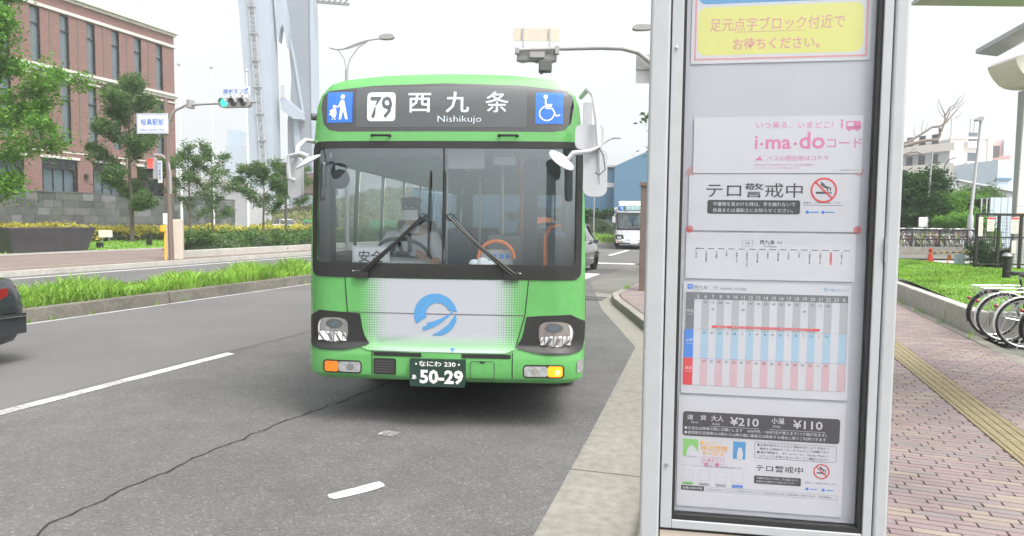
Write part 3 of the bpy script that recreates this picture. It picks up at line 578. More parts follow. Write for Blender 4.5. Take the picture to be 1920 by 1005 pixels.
for w, a, b_ in ups[-40:]+ups[:0] if False else [u_ for u_ in ups if u_[0] > 30]:
    wn = MB().box(-.3, -.24, w-.44, w+.44, a, b_).build('window', 'window_glass', bl)
    MB().box(-.24, -.06, w+.37, w+.439, a+.001, b_-.001).box(-.24, -.12, w-.439, w+.37, a+(b_-a)*.7-.05, a+(b_-a)*.7+.05).build('frame', 'window_dark', wn)
MB().box(-.02, .03, Y0, Y1, 7.2, 7.3).build('string_course', 'stone_trim', bl)
fb = [(w+1.34) for w in WY if w > 30]
for y in fb:
    if y < 60: MB().box(-.01, .05, y-.08, y+.08, 8.02, 13.3).build('downpipe', 'brown_post', bl); MB().box(-.01, .05, y-.08, y+.08, 14.5, 18.82).build('downpipe', 'brown_post', bl)
for i, g_ in enumerate(gys[:7]):
    wn = MB().box(-.42, -.36, g_-1.7, g_+1.7, 3.6, 6.62).build('window', 'window_dark' if i == 0 else 'window_glass', bl)
    MB().box(-.36, -.1, g_-1.699, g_-1.5, 3.601, 6.619).box(-.36, -.1, g_+1.5, g_+1.699, 3.601, 6.619).box(-.36, -.1, g_-1.5, g_+1.5, 5.75, 6.619).box(-.36, -.28, g_-.5, g_-.42, 3.6, 5.75).box(-.36, -.28, g_+.5, g_+.58, 3.6, 5.75).build('frame', 'window_dark', wn)
    MB().box(-.1, .18, g_-1.85, g_+1.85, 6.64, 6.85).build('lintel', 'stone_trim', bl, bevel=.02)
ph_ = MB().box(-6, -1.6, 40, 52.2, 20, 24.2).build('penthouse', 'tan', bl); MB().box(-6.5, -.2, 44, 54.6, 22.7, 23.1).build('roof_slab', 'stone_trim', bl); MB().box(-4, -3.5, 51.2, 51.6, 20, 22.7).box(-1.9, -1.4, 50.6, 51, 20, 22.7).build('column', 'mid_gray', bl)
# lamps on the wall and the tall things on the left
for i, y in enumerate((50.1, 55.1)): MB().box(-54.98, -54.78, y-.14, y+.14, 5.1, 5.5).build('wall_lamp', 'black_plastic', label='small black wall lamp '+('left' if i == 0 else 'right')+' of the dark tree on the brick front', cat='wall lamp', group='wall lamps on the brick building')
def flagpole(label, x, y, h):
    o = thing('flagpole', label, 'flagpole', (x, y, .17), 0, 'white flagpoles beside the brick building'); MB().tube([(0, 0, 0), (0, 0, h*.5), (0, 0, h)], [.12, .1, .06], 10).build('pole', 'white_paint', o, smooth=True); MB().lathe((0, 0, h), [(.02, 0), (.13, .05), (.15, .15), (.1, .25), (.02, .3)], 10).build('finial', 'steel', o, smooth=True); MB().tube([(.13, 0, 1.2), (.1, 0, h-.1)], .012, 4).build('halyard', 'white_paint', o)
flagpole('white flagpole nearest the brick building corner', -49.5, 55.5, 15.6); flagpole('white flagpole in the middle of the three', -49.8, 60.2, 16.3); flagpole('white flagpole on the right of the three', -48.3, 63.6, 16.6)
# ---------------------------------------------------------------- bank, ramp and things under the bridge
def hill(name, x0, x1, y0, y1, hf, m_, nx=26, ny=26, **kw):
    V = [(x0+(x1-x0)*i/nx, y0+(y1-y0)*j/ny, hf(i/nx, j/ny)) for j in range(ny+1) for i in range(nx+1)]
    return MB().add(V, [(j*(nx+1)+i, j*(nx+1)+i+1, (j+1)*(nx+1)+i+1, (j+1)*(nx+1)+i) for j in range(ny) for i in range(nx)]).build(name, m_, smooth=True, **kw)
bankh = lambda u, v: .1+7.2*min(1, max(0, v*2.4))*min(1, max(0, u*2.2))*min(1, (1-u)*6)*(.93+.07*math.sin(u*9+v*5))
hill('embankment', -96, -22, 92, 150, bankh, mat('bank_grass', (.13, .17, .06), .95, var=.35, vs=.25, fine=.3), kind='structure')
def bz(x, y): 
    u = (x+96)/74; v = (y-92)/58
    return .1+7.2*np.minimum(1, np.maximum(0, v*2.4))*np.minimum(1, np.maximum(0, u*2.2))*np.minimum(1, (1-u)*6)*(.93+.07*np.sin(u*9+v*5))
blades('bank_grass', 14000, (-92, -26), (92.5, 125), 0, .9, 'grass_dry', w=.05, lean=.8, zf=bz, label='rough olive green grass covering the bank under the bridge', cat='grass', kind='stuff')
rp = thing('ramp', 'pale concrete access ramp and parapet beside the grassy bank', 'ramp', (-86, 92, 0))
MB().hexa([(0, 0, 0), (16, 0, 0), (16, 6, 0), (0, 6, 0), (0, 0, 7.4), (16, 0, 6.4), (16, 6, 6.4), (0, 6, 7.4)]).build('deck', 'gray_wall', rp); MB().hexa([(0, -.2, 7.4), (16, -.2, 6.4), (16, .2, 6.4), (0, .2, 7.4), (0, -.2, 8.3), (16, -.2, 7.3), (16, .2, 7.3), (0, .2, 8.3)]).build('parapet', 'concrete', rp)
MB().box(-73.5, -66.5, 104, 112, 6, 9.3).build('brown_shed', mat('shed_brown', (.15, .10, .09), .8), label='brown block shed on top of the bank beside the bridge leg', cat='shed')
fn = thing('railing', 'thin grey roadside railing along the foot of the grassy bank', 'railing', (-60, 84, .1))
for i in range(18): MB().bar((i*2, 0, 0), (i*2, 0, 1.0), .05).build('post', 'steel', fn)
MB().bar((0, 0, 1), (34, 0, 1), .05).bar((0, 0, .55), (34, 0, .55), .04).build('rail', 'steel', fn)
for i, (x, y, w, lb) in enumerate([(-53.8, 82, 4.4, 'left'), (-46.2, 86, 6, 'right')]):
    o = thing('site_fence', 'bright green mesh site fence panel, the '+lb+' one under the bank', 'fence', (x, y, .1), 0, 'green site fences'); MB().box(0, w, 0, .05, .25, 1.6).build('panel', mat('fence_green%d' % i, (.08, .42, .12), .6, var=.15), o)
    for k in range(3): MB().bar((w*k/2, -.05, 0), (w*k/2, -.05, 1.7), .06).build('post', 'steel', o)
o = thing('totem_sign', 'black totem sign with small white lettering behind the young trees', 'sign', (-41.2, 68, .1), .5); MB().box(-.75, .75, -.15, .15, 0, 3.0).build('slab', 'black_plastic', o, bevel=.02)
f_ = Flat(); f_.text('P', 0, 2.2, .7, al='c', bold=.03).rect(-.5, .5, 1.5, 1.62).text('24h', 0, 1.75, .36, al='c'); f_.build('lettering', 'white_print', o, plane(.16))
o = thing('street_lamp', 'short dark lamp post at the foot of the grassy bank', 'street lamp', (-51.5, 75, .1)); MB().tube([(0, 0, 0), (0, 0, 5.2)], .08, 8).build('pole', 'dark_gray', o); MB().box(-.35, .35, -.35, .35, 4.7, 5.3).build('lantern', 'dark_gray', o, bevel=.05)
# bridge tower
M = K['tower_white']
def prism4(A, B, hw, hd):
    """four-sided leg from A to B, half width hw=(bottom, top), half depth hd"""
    V = []
    for P_, w, d in ((A, hw[0], hd[0]), (B, hw[1], hd[1])): V += [(P_[0]-w, P_[1]-d, P_[2]), (P_[0]+w, P_[1]-d, P_[2]), (P_[0]+w, P_[1]+d, P_[2]), (P_[0]-w, P_[1]+d, P_[2])]
    return V
def fr2(px, d): q_ = np.array([0, 0, CAMH])+(fw+rt*(px-960)/F-up*(408-502.5)/F)*d; return (q_[0], q_[1], 0)
tw = thing('bridge_tower', 'giant pale steel bridge tower with an outside ladder, rising behind the green bus', 'bridge tower', fr2(500, 200), YAW); q = 200/F
def T2(*P_): return [((a-500)*q, CAMH+(410-b_)*q) for a, b_ in P_]
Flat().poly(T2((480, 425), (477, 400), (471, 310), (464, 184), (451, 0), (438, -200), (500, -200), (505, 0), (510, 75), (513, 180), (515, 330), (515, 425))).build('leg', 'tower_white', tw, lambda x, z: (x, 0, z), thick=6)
Flat().poly(T2((528, 425), (527, 222), (533, 183), (535, 140), (531, 80), (527, 48), (521, 20), (512, -40), (512, -200), (570, -200), (574, 0), (576, 200), (576, 425)), T2((536, 425), (538, 300), (540, 250), (545, 250), (548, 300), (551, 425))).build('leg', 'tower_shaded', tw, lambda x, z: (x, 6.5, z), thick=5)
Flat().poly(T2((574, 425), (574, 200), (572, 0), (568, -200), (575, -200), (579, 0), (581, 200), (581, 425))).build('leg_pale_strip', 'tower_white', tw, lambda x, z: (x, 6.0, z), thick=5)  # paler strip along the right side of the leg
Flat().poly(T2((506, -200), (512, 8), (514, 60), (518, 78), (521, 55), (525, 45), (530, 62), (534, 90), (536, 60), (532, 20), (522, -30), (518, -200))).build('gusset', 'tower_white', tw, lambda x, z: (x, 3.5, z), thick=2.9)
Flat().poly(T2((534, 60), (545, 110), (556, 180), (562, 222), (560, 223), (552, 180), (541, 112), (531, 64))).build('lit_edge', 'tower_white', tw, lambda x, z: (x, 5.9, z), thick=.55)  # pale strip paints the lit edge across the back leg
Flat().poly(T2((522, 184), (528, 180), (562, 208), (562, 222), (548, 222), (524, 206))).build('crossbeam', 'tower_white', tw, lambda x, z: (x, 2.5, z), thick=3.3); Flat().poly(T2((540, 222), (548, 222), (552, 260), (546, 330), (541, 260))).build('brace', 'tower_white', tw, lambda x, z: (x, 5.6, z), thick=.8)
for y_ in (-60, 60, 115, 184, 250): Flat().poly(T2((440, y_), (512, y_), (512, y_+.6), (440, y_+.6))) if 0 else None
ld = MB(); a0, b0 = T2((476, 0), (496, 300)); dxz = (a0[0]-b0[0])/(a0[1]-b0[1])
def lx(z): return b0[0]+dxz*(z-b0[1])
for s in (-.75, .75): ld.bar((lx(16)+s, -.6, 16), (lx(90)+s, -.6, 90), .3)
for i in range(62):
    z = 16+i*1.2; ld.bar((lx(z)-.75, -.6, z), (lx(z)+.75, -.6, z), .2)
    if i % 2: ld.bar((lx(z)-.75, -.7, z), (lx(z)+.75, -.7, z+1.2), .16)
    if i % 6 == 0: ld.box(lx(z)-1.1, lx(z)+1.1, -1.1, -.02, z, z+.15)
ld.build('ladder_cage', 'gray_paint', tw)
jt = MB()
for i in range(9): z = 18+i*8.; jt.box(-7.3-.075*(z-15)*.3, 2.0, -.03, -.003, z, z+.09)
jt.build('weld_joint', 'tower_shaded', tw) if 0 else None
mb_ = MB(); a, c_ = T2((524, 184), (530, 160))
for i in range(5): mb_.bar((a[0]+i*.22, 2.4, a[1]), (a[0]+i*.22, 2.4, c_[1]), .1)
mb_.bar((a[0], 2.4, c_[1]), (c_[0], 2.4, c_[1]), .16).bar((a[0], 2.4, (a[1]+c_[1])/2), (c_[0], 2.4, (a[1]+c_[1])/2), .12).build('platform_rail', 'gray_paint', tw)
gt = MB(); 
for s in (0, 1.6):
    gt.bar((0, s, 0), (9, s, 0), .3).bar((0, s, 2), (9, s, 2), .3)
    for k in range(6): gt.bar((k*1.5, s, 0), (k*1.5+1.5, s, 2), .2)
gt.build('lattice_arm', 'dark_gray', label='dark lattice maintenance arm at the top edge right of the bridge tower', cat='gantry', loc=tuple(np.array(fr2(596, 205))+np.array([0, 0, 62.6])), rz=YAW+.25)
# far tower blocks
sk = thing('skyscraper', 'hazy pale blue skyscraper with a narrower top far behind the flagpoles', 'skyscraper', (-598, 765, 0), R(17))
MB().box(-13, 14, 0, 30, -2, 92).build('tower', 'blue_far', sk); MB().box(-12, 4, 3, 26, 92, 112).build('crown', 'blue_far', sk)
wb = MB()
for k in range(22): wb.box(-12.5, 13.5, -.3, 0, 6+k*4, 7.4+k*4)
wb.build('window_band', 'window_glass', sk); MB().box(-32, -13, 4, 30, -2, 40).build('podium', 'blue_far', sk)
# ---------------------------------------------------------------- centre distance
bw = thing('warehouse', 'long blue clad warehouse with a pale band beyond the white bus', 'warehouse', (-34, 73, 0))
MB().box(0, 22.5, 0, 24, 0, 7.3).build('wall', 'blue_cladding', bw, bevel=.02); MB().hexa([(22.5, -1.5, 0), (29, -1.5, 0), (29, 24, 0), (22.5, 24, 0), (22.5, -1.5, 7.3), (29, -1.5, 10.2), (29, 24, 10.2), (22.5, 24, 7.3)]).build('end_wall', 'blue_cladding', bw)
MB().box(0, 22.4, -.08, -.003, 5.3, 5.75).build('band', 'white_paint', bw); MB().box(-.2, 22.6, -.3, 24, 7.31, 7.5).build('roof', 'gray_wall', bw); MB().box(18.4, 18.65, -.3, -.09, 0, 7.3).build('downpipe', 'white_paint', bw)
rb = MB()
for i in range(90): rb.box(i*.25, i*.25+.06, -.05, -.004, 0, 5.29)
rb.build('cladding_ribs', 'blue_cladding', bw, kind='stuff')
hedge('shrub_bank', 'dark green shrubs in front of the blue warehouse', -21, -9.5, 66, 71, .1, 3.0, 26000, 'leaf_dark', .26, cat='shrubs')
blades('verge_grass', 7000, (-19, -8.8), (54, 66), .0, 1.0, 'grass', w=.03, lean=.6, label='rough green verge beyond the road bend', cat='grass', kind='stuff')
MB().box(-20, -8.3, 53.6, 54, -.02, .25).build('verge_kerb', 'concrete', kind='structure')
tree('thin pine like street tree in front of the blue warehouse', (-13.1, 63, .1), 7.0, .9, 4.4, 1500, .16, 'leaf_mid', 21, tr=.11, clump=.5, limbs=6)
MB().tube([(0, 0, 0), (0, 0, 5.4)], .13, 8).build('utility_pole', 'gray_paint', label='grey utility pole standing behind the parked cars', cat='pole', loc=(-13.9, 56, .0))
o = thing('barrier', 'orange machine hood parked beyond the grey cars', 'machine', (-17.5, 60, .1)); MB().box(0, 2.7, 0, 1.6, 1.2, 2.0, tp=.3).build('body', 'orange', o, bevel=.1); MB().box(.2, 2.4, .2, 1.4, .3, 1.2).build('track', 'black_plastic', o, bevel=.1); MB().box(.5, 1.3, .3, 1.3, 2.0, 2.9, tp=.1).build('cab', 'car_glass', o)
o = thing('warning_sign', 'small amber diamond road sign beyond the green bus', 'road sign', (-9.2, 40, 0)); MB().tube([(0, 0, 0), (0, 0, 3)], .035, 6).build('post', 'steel', o); MB().xf(np.eye(4)).hexa([(-.3, -.06, 2.95), (0, -.06, 2.65), (0, -.04, 2.65), (-.3, -.04, 2.95), (0, -.06, 3.25), (.3, -.06, 2.95), (.3, -.04, 2.95), (0, -.04, 3.25)]).build('plate', 'orange', o, recalc=True)
MB().box(-.09, .09, -.09, .09, 0, 2.45).box(-.12, .12, -.12, .12, 2.45, 2.55).build('brown_post', 'brown_post', label='square brown post on the pavement corner right beside the white bus', cat='post', loc=(-2.02, 17.1, .15), bevel=.01)
# ================================================================ BUS STOP NOTICE CASE (board plane: u right, z height above the road)
BX, BZ, BR_ = (-.22, 1.91), .15, R(7.4)
bd = thing('notice_case', 'tall white metal bus stop notice case with a glazed front, standing at the kerb', 'notice board', (BX[0], BX[1], BZ), BR_)
def Z(z): return z-BZ
def bx(name, x0, x1, y0, y1, z0, z1, m_, bevel=.002, par=bd, **kw): return MB().box(x0, x1, y0, y1, Z(z0), Z(z1)).build(name, m_, par, bevel=bevel, **kw)
bx('column', 0, .050, 0, .13, .15, 2.95, 'alu_white', .006); bx('column', .586, .619, 0, .13, .15, 2.95, 'alu_white', .006)
bx('header', .0505, .5855, .0, .13, 2.80, 2.95, 'alu_white'); bx('top_cap', -.02, .64, -.02, .15, 2.951, 2.99, 'alu_white', .006)
bx('base_plate', -.03, .65, -.03, .16, .152, .17, 'dark_gray')
dr = bx('door_stile', .0535, .083, .003, .03, .935, 2.795, 'alu_white'); bx('door_stile', .561, .583, .003, .03, .935, 2.795, 'alu_white')
bx('door_rail', .0835, .5605, .0035, .03, .935, .958, 'alu_white'); bx('door_rail', .0835, .5605, .0035, .03, 2.77, 2.795, 'alu_white')
bx('seal', .0832, .0905, .008, .03, .9585, 2.769, 'rubber', 0); bx('seal', .5505, .5608, .008, .03, .9585, 2.769, 'rubber', 0); bx('seal', .0906, .5504, .008, .03, .9585, .972, 'rubber', 0)
bx('back_panel', .051, .5855, .085, .125, .40, 2.798, 'board_back'); bx('inner_shadow_gap', .0505, .0532, .012, .05, .40, 2.79, 'black_plastic', 0); bx('inner_shadow_gap', .5832, .5858, .012, .05, .40, 2.79, 'black_plastic', 0)
bx('display_back', .0912, .5502, .034, .08, .973, 2.768, 'board_back', 0)
bx('glass_pane', .091, .5503, .016, .0185, .9725, 2.768, 'board_glass', 0)
bx('lower_rail', .0505, .5855, .004, .03, .40, .43, 'alu_white'); bx('lower_panel', .0535, .583, .012, .07, .432, .925, 'beige', .001); bx('lower_gap', .0535, .583, .014, .03, .9255, .9345, 'black_plastic', 0)
for z in (1.108, 2.2): MB().lathe((.066, 0, Z(z)), [(.0045, 0), (.0045, -.0015), (.002, -.002)], 14, 'y').build('screw', 'steel', bd, bevel=0)
bx('hinge', .5835, .5862, -.004, .01, 1.66, 1.72, 'steel', 0)
PY = -.0325     # prints lie just in front of the display back
class Poster:
    def __init__(s, label, x0, x1, z0, z1, lv=0, cat='poster', m_='paper', tilt=0):
        s.y = .0325-.0012*lv; s.o = thing('poster', label, cat, (BX[0], BX[1], BZ), BR_); s.L = {}
        f_ = Flat(); f_.rect(x0, x1, z0, z1); f_.build('sheet', m_, s.o, lambda u, v: (u, s.y, Z(v)), thick=.0005)
    def __call__(s, m_):
        if m_ not in s.L: s.L[m_] = Flat()
        return s.L[m_]
    def done(s):
        OR = ['ink_palegray', 'ink_lightblue', 'ink_palepink', 'ink_yellow', 'sky_print', 'ink_green', 'ink_salmon', 'ink_gray', 'ink_blue', 'ink_black', 'ink_red', 'ink_orange', 'ink_pink', 'paper']
        for i, (m_, f_) in enumerate(sorted(s.L.items(), key=lambda q: OR.index(q[0]))): yy = s.y-.00012*(i+1); f_.build('print', m_, s.o, lambda u, v, yy=yy: (u, yy, Z(v)))
def star(P_, x, z, r, m_='ink_salmon'):
    P_(m_).ring(x, z, r, r*.22, 16)
    for k in range(5): a = k*2*PI/5+.3; P_(m_).line([(x, z), (x+math.cos(a)*r*.75, z+math.sin(a)*r*.75)], r*.22)
def nosmoke(P_, x, z, r):
    P_('ink_black').rect(x-r*.6, x+r*.35, z-r*.28, z-r*.12); P_('ink_gray').rect(x+r*.4, x+r*.6, z-r*.28, z-r*.12)
    for d in (0, r*.22): P_('ink_black').line([(x+r*.5-d, z+.0), (x+r*.5-d, z+r*.18), (x+r*.1-d*.6, z+r*.3), (x-r*.05-d*.6, z+r*.5), (x-r*.2, z+r*.62-d)], r*.09)
    P_('ink_red').ring(x, z, r, r*.14, 32).line([(x-r*.64, z+r*.64), (x+r*.64, z-r*.64)], r*.13)
# yellow waiting notice
P_ = Poster('white and yellow waiting notice with salmon lettering at the top of the glazed case', .104, .540, 2.163, 2.50, 1)
P_('ink_salmon').frame(.112, .532, 2.172, 2.49, .0045); P_('ink_yellow').rrect(.120, .522, 2.184, 2.306, .02); P_('sky_print').rrect(.120, .522, 2.314, 2.48, .02)
P_('ink_salmon').text('足元点字ブロック付近で', .150, 2.247, .036, w=.328, bold=.015).rect(.212, .385, 2.2405, 2.2418).text('お待ちください。', .208, 2.199, .032, w=.212, bold=.015); P_.done()
# i-ma-do
P_ = Poster('white notice with pink lettering i ma do about locating the bus', .117, .531, 1.881, 2.026, 2)
q = P_('ink_pink'); q.text('いつ来る、いまどこ?', .272, 1.996, .019, w=.188, bold=.006); q.text('i', .270, 1.944, .050, bold=.02).text('ma', .297, 1.944, .050, w=.062, bold=.02).text('do', .379, 1.944, .060, w=.062, bold=.02).text('コード', .446, 1.946, .030, w=.083, bold=.008)
for x in (.287, .369): q.add([(x-.005, 1.956), (x, 1.951), (x+.005, 1.956), (x, 1.961)], [(0, 1, 2, 3)])
q.add([(.270, 1.914), (.294, 1.914), (.286, 1.9185), (.286, 1.927)], [(0, 1, 2, 3)]).text('バスの現在地はコチラ', .301, 1.914, .0145, w=.150, bold=.004)
q.text('左記のQRコードを読み取ると市バス・バスの現在地情報が', .270, 1.9005, .0055, w=.145).text('スマートフォンやケータイでご覧いただけます', .270, 1.892, .0055, w=.11)
q.rect(.494, .524, 1.995, 1.999).poly(rr(.490, .525, 1.990, 2.012, .004), rr(.493, .508, 1.998, 2.009, .002)).disc(.480, 2.013, .0035, 12).rect(.4775, .4825, 1.996, 2.008).rect(.4792, .4808, 1.990, 1.996).disc(.498, 1.989, .003, 10).disc(.517, 1.989, .003, 10)
P_('ink_gray').text('公益財団法人 2014.2', .478, 1.887, .0045, w=.048); P_.done()
# terror
P_ = Poster('white notice with large black security warning lettering and a no smoking symbol', .108, .529, 1.732, 1.879, 1)
P_('ink_black').text('テロ警戒中', .152, 1.822, .040, w=.240, bold=.016).rrect(.156, .387, 1.776, 1.812, .005)
P_('paper').text('不審物を見かけた時は、手を触れないで', .170, 1.797, .0115, w=.205, bold=.008).text('係員または運転士にお知らせください。', .170, 1.781, .0115, w=.200, bold=.008)
nosmoke(P_, .443, 1.838, .032); P_('ink_gray').text('喫煙は、ご遠慮をお願いします', .395, 1.804, .006, w=.09).rect(.393, .488, 1.799, 1.8002)
for x in (.405, .443):
    P_('ink_blue').disc(x, 1.782, .0042, 12).rect(x+.006, x+.028, 1.7805, 1.783)
star(P_, .112, 1.886, .011); star(P_, .525, 1.886, .011); star(P_, .112, 1.735, .009, 'ink_red'); star(P_, .527, 1.738, .009, 'ink_red'); P_.done()
# route strip
P_ = Poster('white route strip listing the stops in small vertical lettering', .104, .525, 1.605, 1.727, 1)
k_ = P_('ink_black'); k_.text('西九条', .291, 1.6985, .0125, w=.037, bold=.01).text('ゆき', .334, 1.700, .007).text('for Nishikujo', .302, 1.6905, .006); P_('ink_gray').frame(.247, .273, 1.691, 1.708, .0006).text('79', .260, 1.6945, .0125, al='c')
k_.add([(.128, 1.6845), (.134, 1.682), (.134, 1.687)], [(0, 1, 2)])
stops = ['西九条', '此花区役所', '千鳥橋', '梅香', '梅香三丁目', '春日出中二丁目', '此花消防署', '春日出', '春日出南', '住友前', '北港', '桜島駅口東', '桜島三丁目', '桜島駅前', '桜島一丁目']
for i, s_ in enumerate(stops):
    x = .131+.0258*i; k_.rect(x+.004, x+.020, 1.6837, 1.6852)
    if i == 13: P_('ink_salmon').rect(x-.003, x+.003, 1.647, 1.679)
    P_('ink_gray').ring(x, 1.6785, .0022, .0005, 8)
    (P_('ink_red') if i == 13 else k_).text(s_, x, 1.6755, .0050, vert=True, bold=.01)
P_.done()
# timetable
P_ = Poster('colour striped timetable poster of route 79 with grey, blue and pink bands', .100, .519, 1.297, 1.596, 1)
P_('ink_blue').rrect(.111, .125, 1.577, 1.590, .002); P_('paper').text('79', .118, 1.5798, .0105, al='c')
P_('ink_gray').text('西九条', .127, 1.577, .0115, w=.036).text('行', .177, 1.577, .0115).text('(酉島車庫二丁目 経由)', .195, 1.5775, .0065, w=.066).text('for Nishikujo', .127, 1.571, .004)
P_('sky_print').ring(.457, 1.5835, .0045, .0016, 14).text('大阪シティバス', .465, 1.580, .008, w=.048)
P_('ink_gray').rect(.108, .512, 1.5505, 1.5685).rect(.108, .1295, 1.470, 1.5503); P_('ink_blue').rect(.106, .1295, 1.393, 1.4697); P_('ink_red').rect(.105, .1295, 1.320, 1.3927)
cw = (.512-.1295)/20
for i in range(20):
    x = .1295+cw*i
    P_('paper').text(str((5+i) % 24), x+cw/2, 1.5535, .0125, al='c', bold=.01)
    if i % 2: P_('ink_palegray').rect(x, x+cw, 1.4703, 1.5502); P_('ink_lightblue').rect(x, x+cw, 1.3933, 1.4697); P_('ink_palepink').rect(x, x+cw, 1.3203, 1.3927)
n1 = {6: 19, 7: 10, 8: 34, 9: 56, 11: 0, 12: 41, 13: 40, 14: 57, 15: 40, 16: 43, 17: 38, 18: 35, 19: 1, 20: 32, 21: 22, 22: 23}; n1b = {7: 46, 11: 58, 19: 39}
n2 = [27, 47, 24, 13, 18, 2, 3, 19, 8, 10, 10, 9, 8, 7, 13, 7, 12]; n3 = [27, 32, 39, 37, 25, 26, 27, 26, 28, 30, 30, 30, 24, 23, 22, 13, 13]
k_ = P_('ink_black')
def num(h, v, z): k_.text(str(v), .1295+cw*(h-5+.5), z, .0088, al='c')
for h, v in n1.items(): num(h, v, 1.539)
for h, v in n1b.items(): num(h, v, 1.522)
for i, v in enumerate(n2): num(6+i, v, 1.4585)
for i, v in enumerate(n3): num(6+i, v, 1.382)
P_('ink_red').rect(.176, .446, 1.4755, 1.4815); P_('paper').text('西九条、梅香の各バス停をのりかえに便利な停車場所です', .19, 1.4768, .004, w=.24)
for t, z in (('平日', 1.515), ('土曜', 1.437), ('休日', 1.362)): P_('paper').text(t, .1185, z, .0095, al='c', bold=.01).rect(.110, .127, z-.006, z-.005)
P_('ink_blue').rect(.13, .512, 1.3925, 1.3931); P_('ink_gray').rect(.13, .512, 1.4698, 1.4702).frame(.105, .512, 1.3195, 1.5685, .0005); P_.done()
# fares
P_ = Poster('white fare poster with black price panel and small coloured information boxes', .096, .517, .988, 1.289, 1)
P_('ink_black').rrect(.108, .505, 1.182, 1.248, .008)
w = P_('paper'); w.text('運　賃', .119, 1.227, .0145, w=.05, bold=.02).text('Fares', .130, 1.2165, .009).text('大人', .181, 1.2265, .0165, bold=.015).text('Adult', .184, 1.2145, .009).text('¥210', .230, 1.2165, .030, w=.073, bold=.012)
w.text('小児', .335, 1.2285, .0165, bold=.015).text('Child', .338, 1.2165, .009).text('¥110', .389, 1.2175, .030, w=.073, bold=.012).rect(.178, .304, 1.2105, 1.2113).rect(.330, .470, 1.2105, 1.2113)
w.text('◆お支払は降車の際にお願いします　1000円札・500円玉が使えます(つり銭が出ます)', .112, 1.2000, .0095, w=.36, bold=.01).text('◆昼間割引定期券は10時から16時の間に乗車又は降車する場合に限りご利用できます', .112, 1.1875, .0095, w=.36, bold=.01)
P_('ink_green').rect(.110, .150, 1.126, 1.173); P_('sky_print').rect(.240, .272, 1.126, 1.173)
P_('paper').poly([(.118, 1.126), (.124, 1.150), (.132, 1.158), (.142, 1.150), (.150, 1.138), (.150, 1.126)]).poly([(.250, 1.126), (.250, 1.142), (.254, 1.158), (.262, 1.156), (.266, 1.140), (.264, 1.126)])
P_('ink_orange').disc(.160, 1.1655, .005, 12).text('大阪シティバス', .167, 1.163, .0075, w=.045).text('接近情報', .156, 1.1455, .0165, w=.07, bold=.03).text('サービス', .160, 1.132, .0125, w=.058, bold=.03)
P_('ink_pink').text('いまどこ?', .163, 1.1145, .010, w=.048, bold=.015).frame(.159, .218, 1.108, 1.127, .0008, .003).disc(.172, 1.107, .005, 12).disc(.200, 1.107, .005, 12)
P_('ink_gray').text('スマートフォンやケータイで接近情報、路線や停留所時刻を確認できます', .110, 1.099, .005, w=.155)
for i, (t, m_) in enumerate((('日本語', 'ink_green'), ('English', 'paper'), ('Korean', 'paper'), ('Chinese', 'ink_blue'))):
    x = .111+.043*i; (P_(m_) if m_ != 'paper' else P_('ink_palegray')).rrect(x, x+.028, 1.0475, 1.0555, .001); (P_('ink_black') if m_ != 'ink_blue' else P_('paper')).text(t, x+.014, 1.0492, .0055, al='c', w=.02)
    P_('ink_palegray').frame(x, x+.028, 1.060, 1.088, .0008)
P_('ink_black').rect(.108, .168, 1.033, 1.0455); P_('paper').text('お問い合わせ先', .138, 1.0365, .007, al='c', w=.05, bold=.02)
P_('ink_gray').frame(.108, .505, 1.033, 1.0455, .0005).text('Osaka Metro・シティバスお客さまセンター　TEL06-6582-1400　営業時間　8:00～20:00　(年中無休)', .176, 1.037, .0058, w=.315)
P_('ink_gray').frame(.294, .499, 1.132, 1.1755, .001, .006); k_ = P_('ink_black')
for i, t in enumerate(('●災害が起きたときなど運転状況により予告なく', '　運休する場合がございますのでご了承願います', '●運行情報は、ホームページ、Osaka Metro・', '　シティバスお客さまセンターでご確認ください')): k_.text(t, .301 if i % 2 == 0 else .307, 1.1655-.0098*i, .0072, w=.18 if i % 2 == 0 else .174)
k_.text('テロ警戒中', .300, 1.099, .0185, w=.118, bold=.012).rrect(.296, .414, 1.064, 1.085, .003); P_('paper').text('不審物を見かけた時は、手を触れないで', .302, 1.0765, .006, w=.105).text('係員または運転士にお知らせください。', .302, 1.068, .006, w=.10)
nosmoke(P_, .464, 1.107, .020); P_('ink_gray').text('喫煙は、ご遠慮をお願いします', .425, 1.073, .005, w=.075)
for x in (.430, .470): P_('ink_blue').disc(x, 1.058, .004, 12).rect(x+.007, x+.024, 1.057, 1.059)
P_.done()
# ================================================================ BUSES (front face at y = 0 looking towards -y)
HW = [(.40, 1.05), (.44, 1.14), (.55, 1.16), (.8, 1.165), (1.25, 1.16), (1.85, 1.145), (2.45, 1.115), (2.70, 1.085), (2.80, 1.045), (2.89, .96), (2.93, .84), (2.97, .5), (2.99, .0)]
def hw(z):
    for (a, x), (b_, x2) in zip(HW[:-1], HW[1:]):
        if a <= z <= b_: return x+(x2-x)*(z-a)/(b_-a)
    return HW[0][1] if z < .4 else 0
def surf(x, z):
    ax = abs(x); y = .045*(ax/1.1)**2; w = 1.17
    if ax > .90: t = min(1, (ax-.90)/(w-.895)); y += .20*(1-math.sqrt(max(0, 1-t*t)))
    if z > 2.70: t = min(1, (z-2.70)/.295); y += .16*(1-math.sqrt(max(0, 1-t*t)))
    if z > 1.35: y += .05*(z-1.35)
    if z < .72: y -= .035*min(1, (.72-z)/.06)
    if z < .46: y += .05*((.46-z)/.06)**2
    return y
def S(off): return lambda x, z: (x, surf(x, z)-off, z)
def smooth_outline(P_): return smoothpoly(P_, 2)
WSO = rr(-1.125, 1.125, 1.268, 2.41, .07); WSI = rr(-1.075, 1.075, 1.39, 2.352, .05)
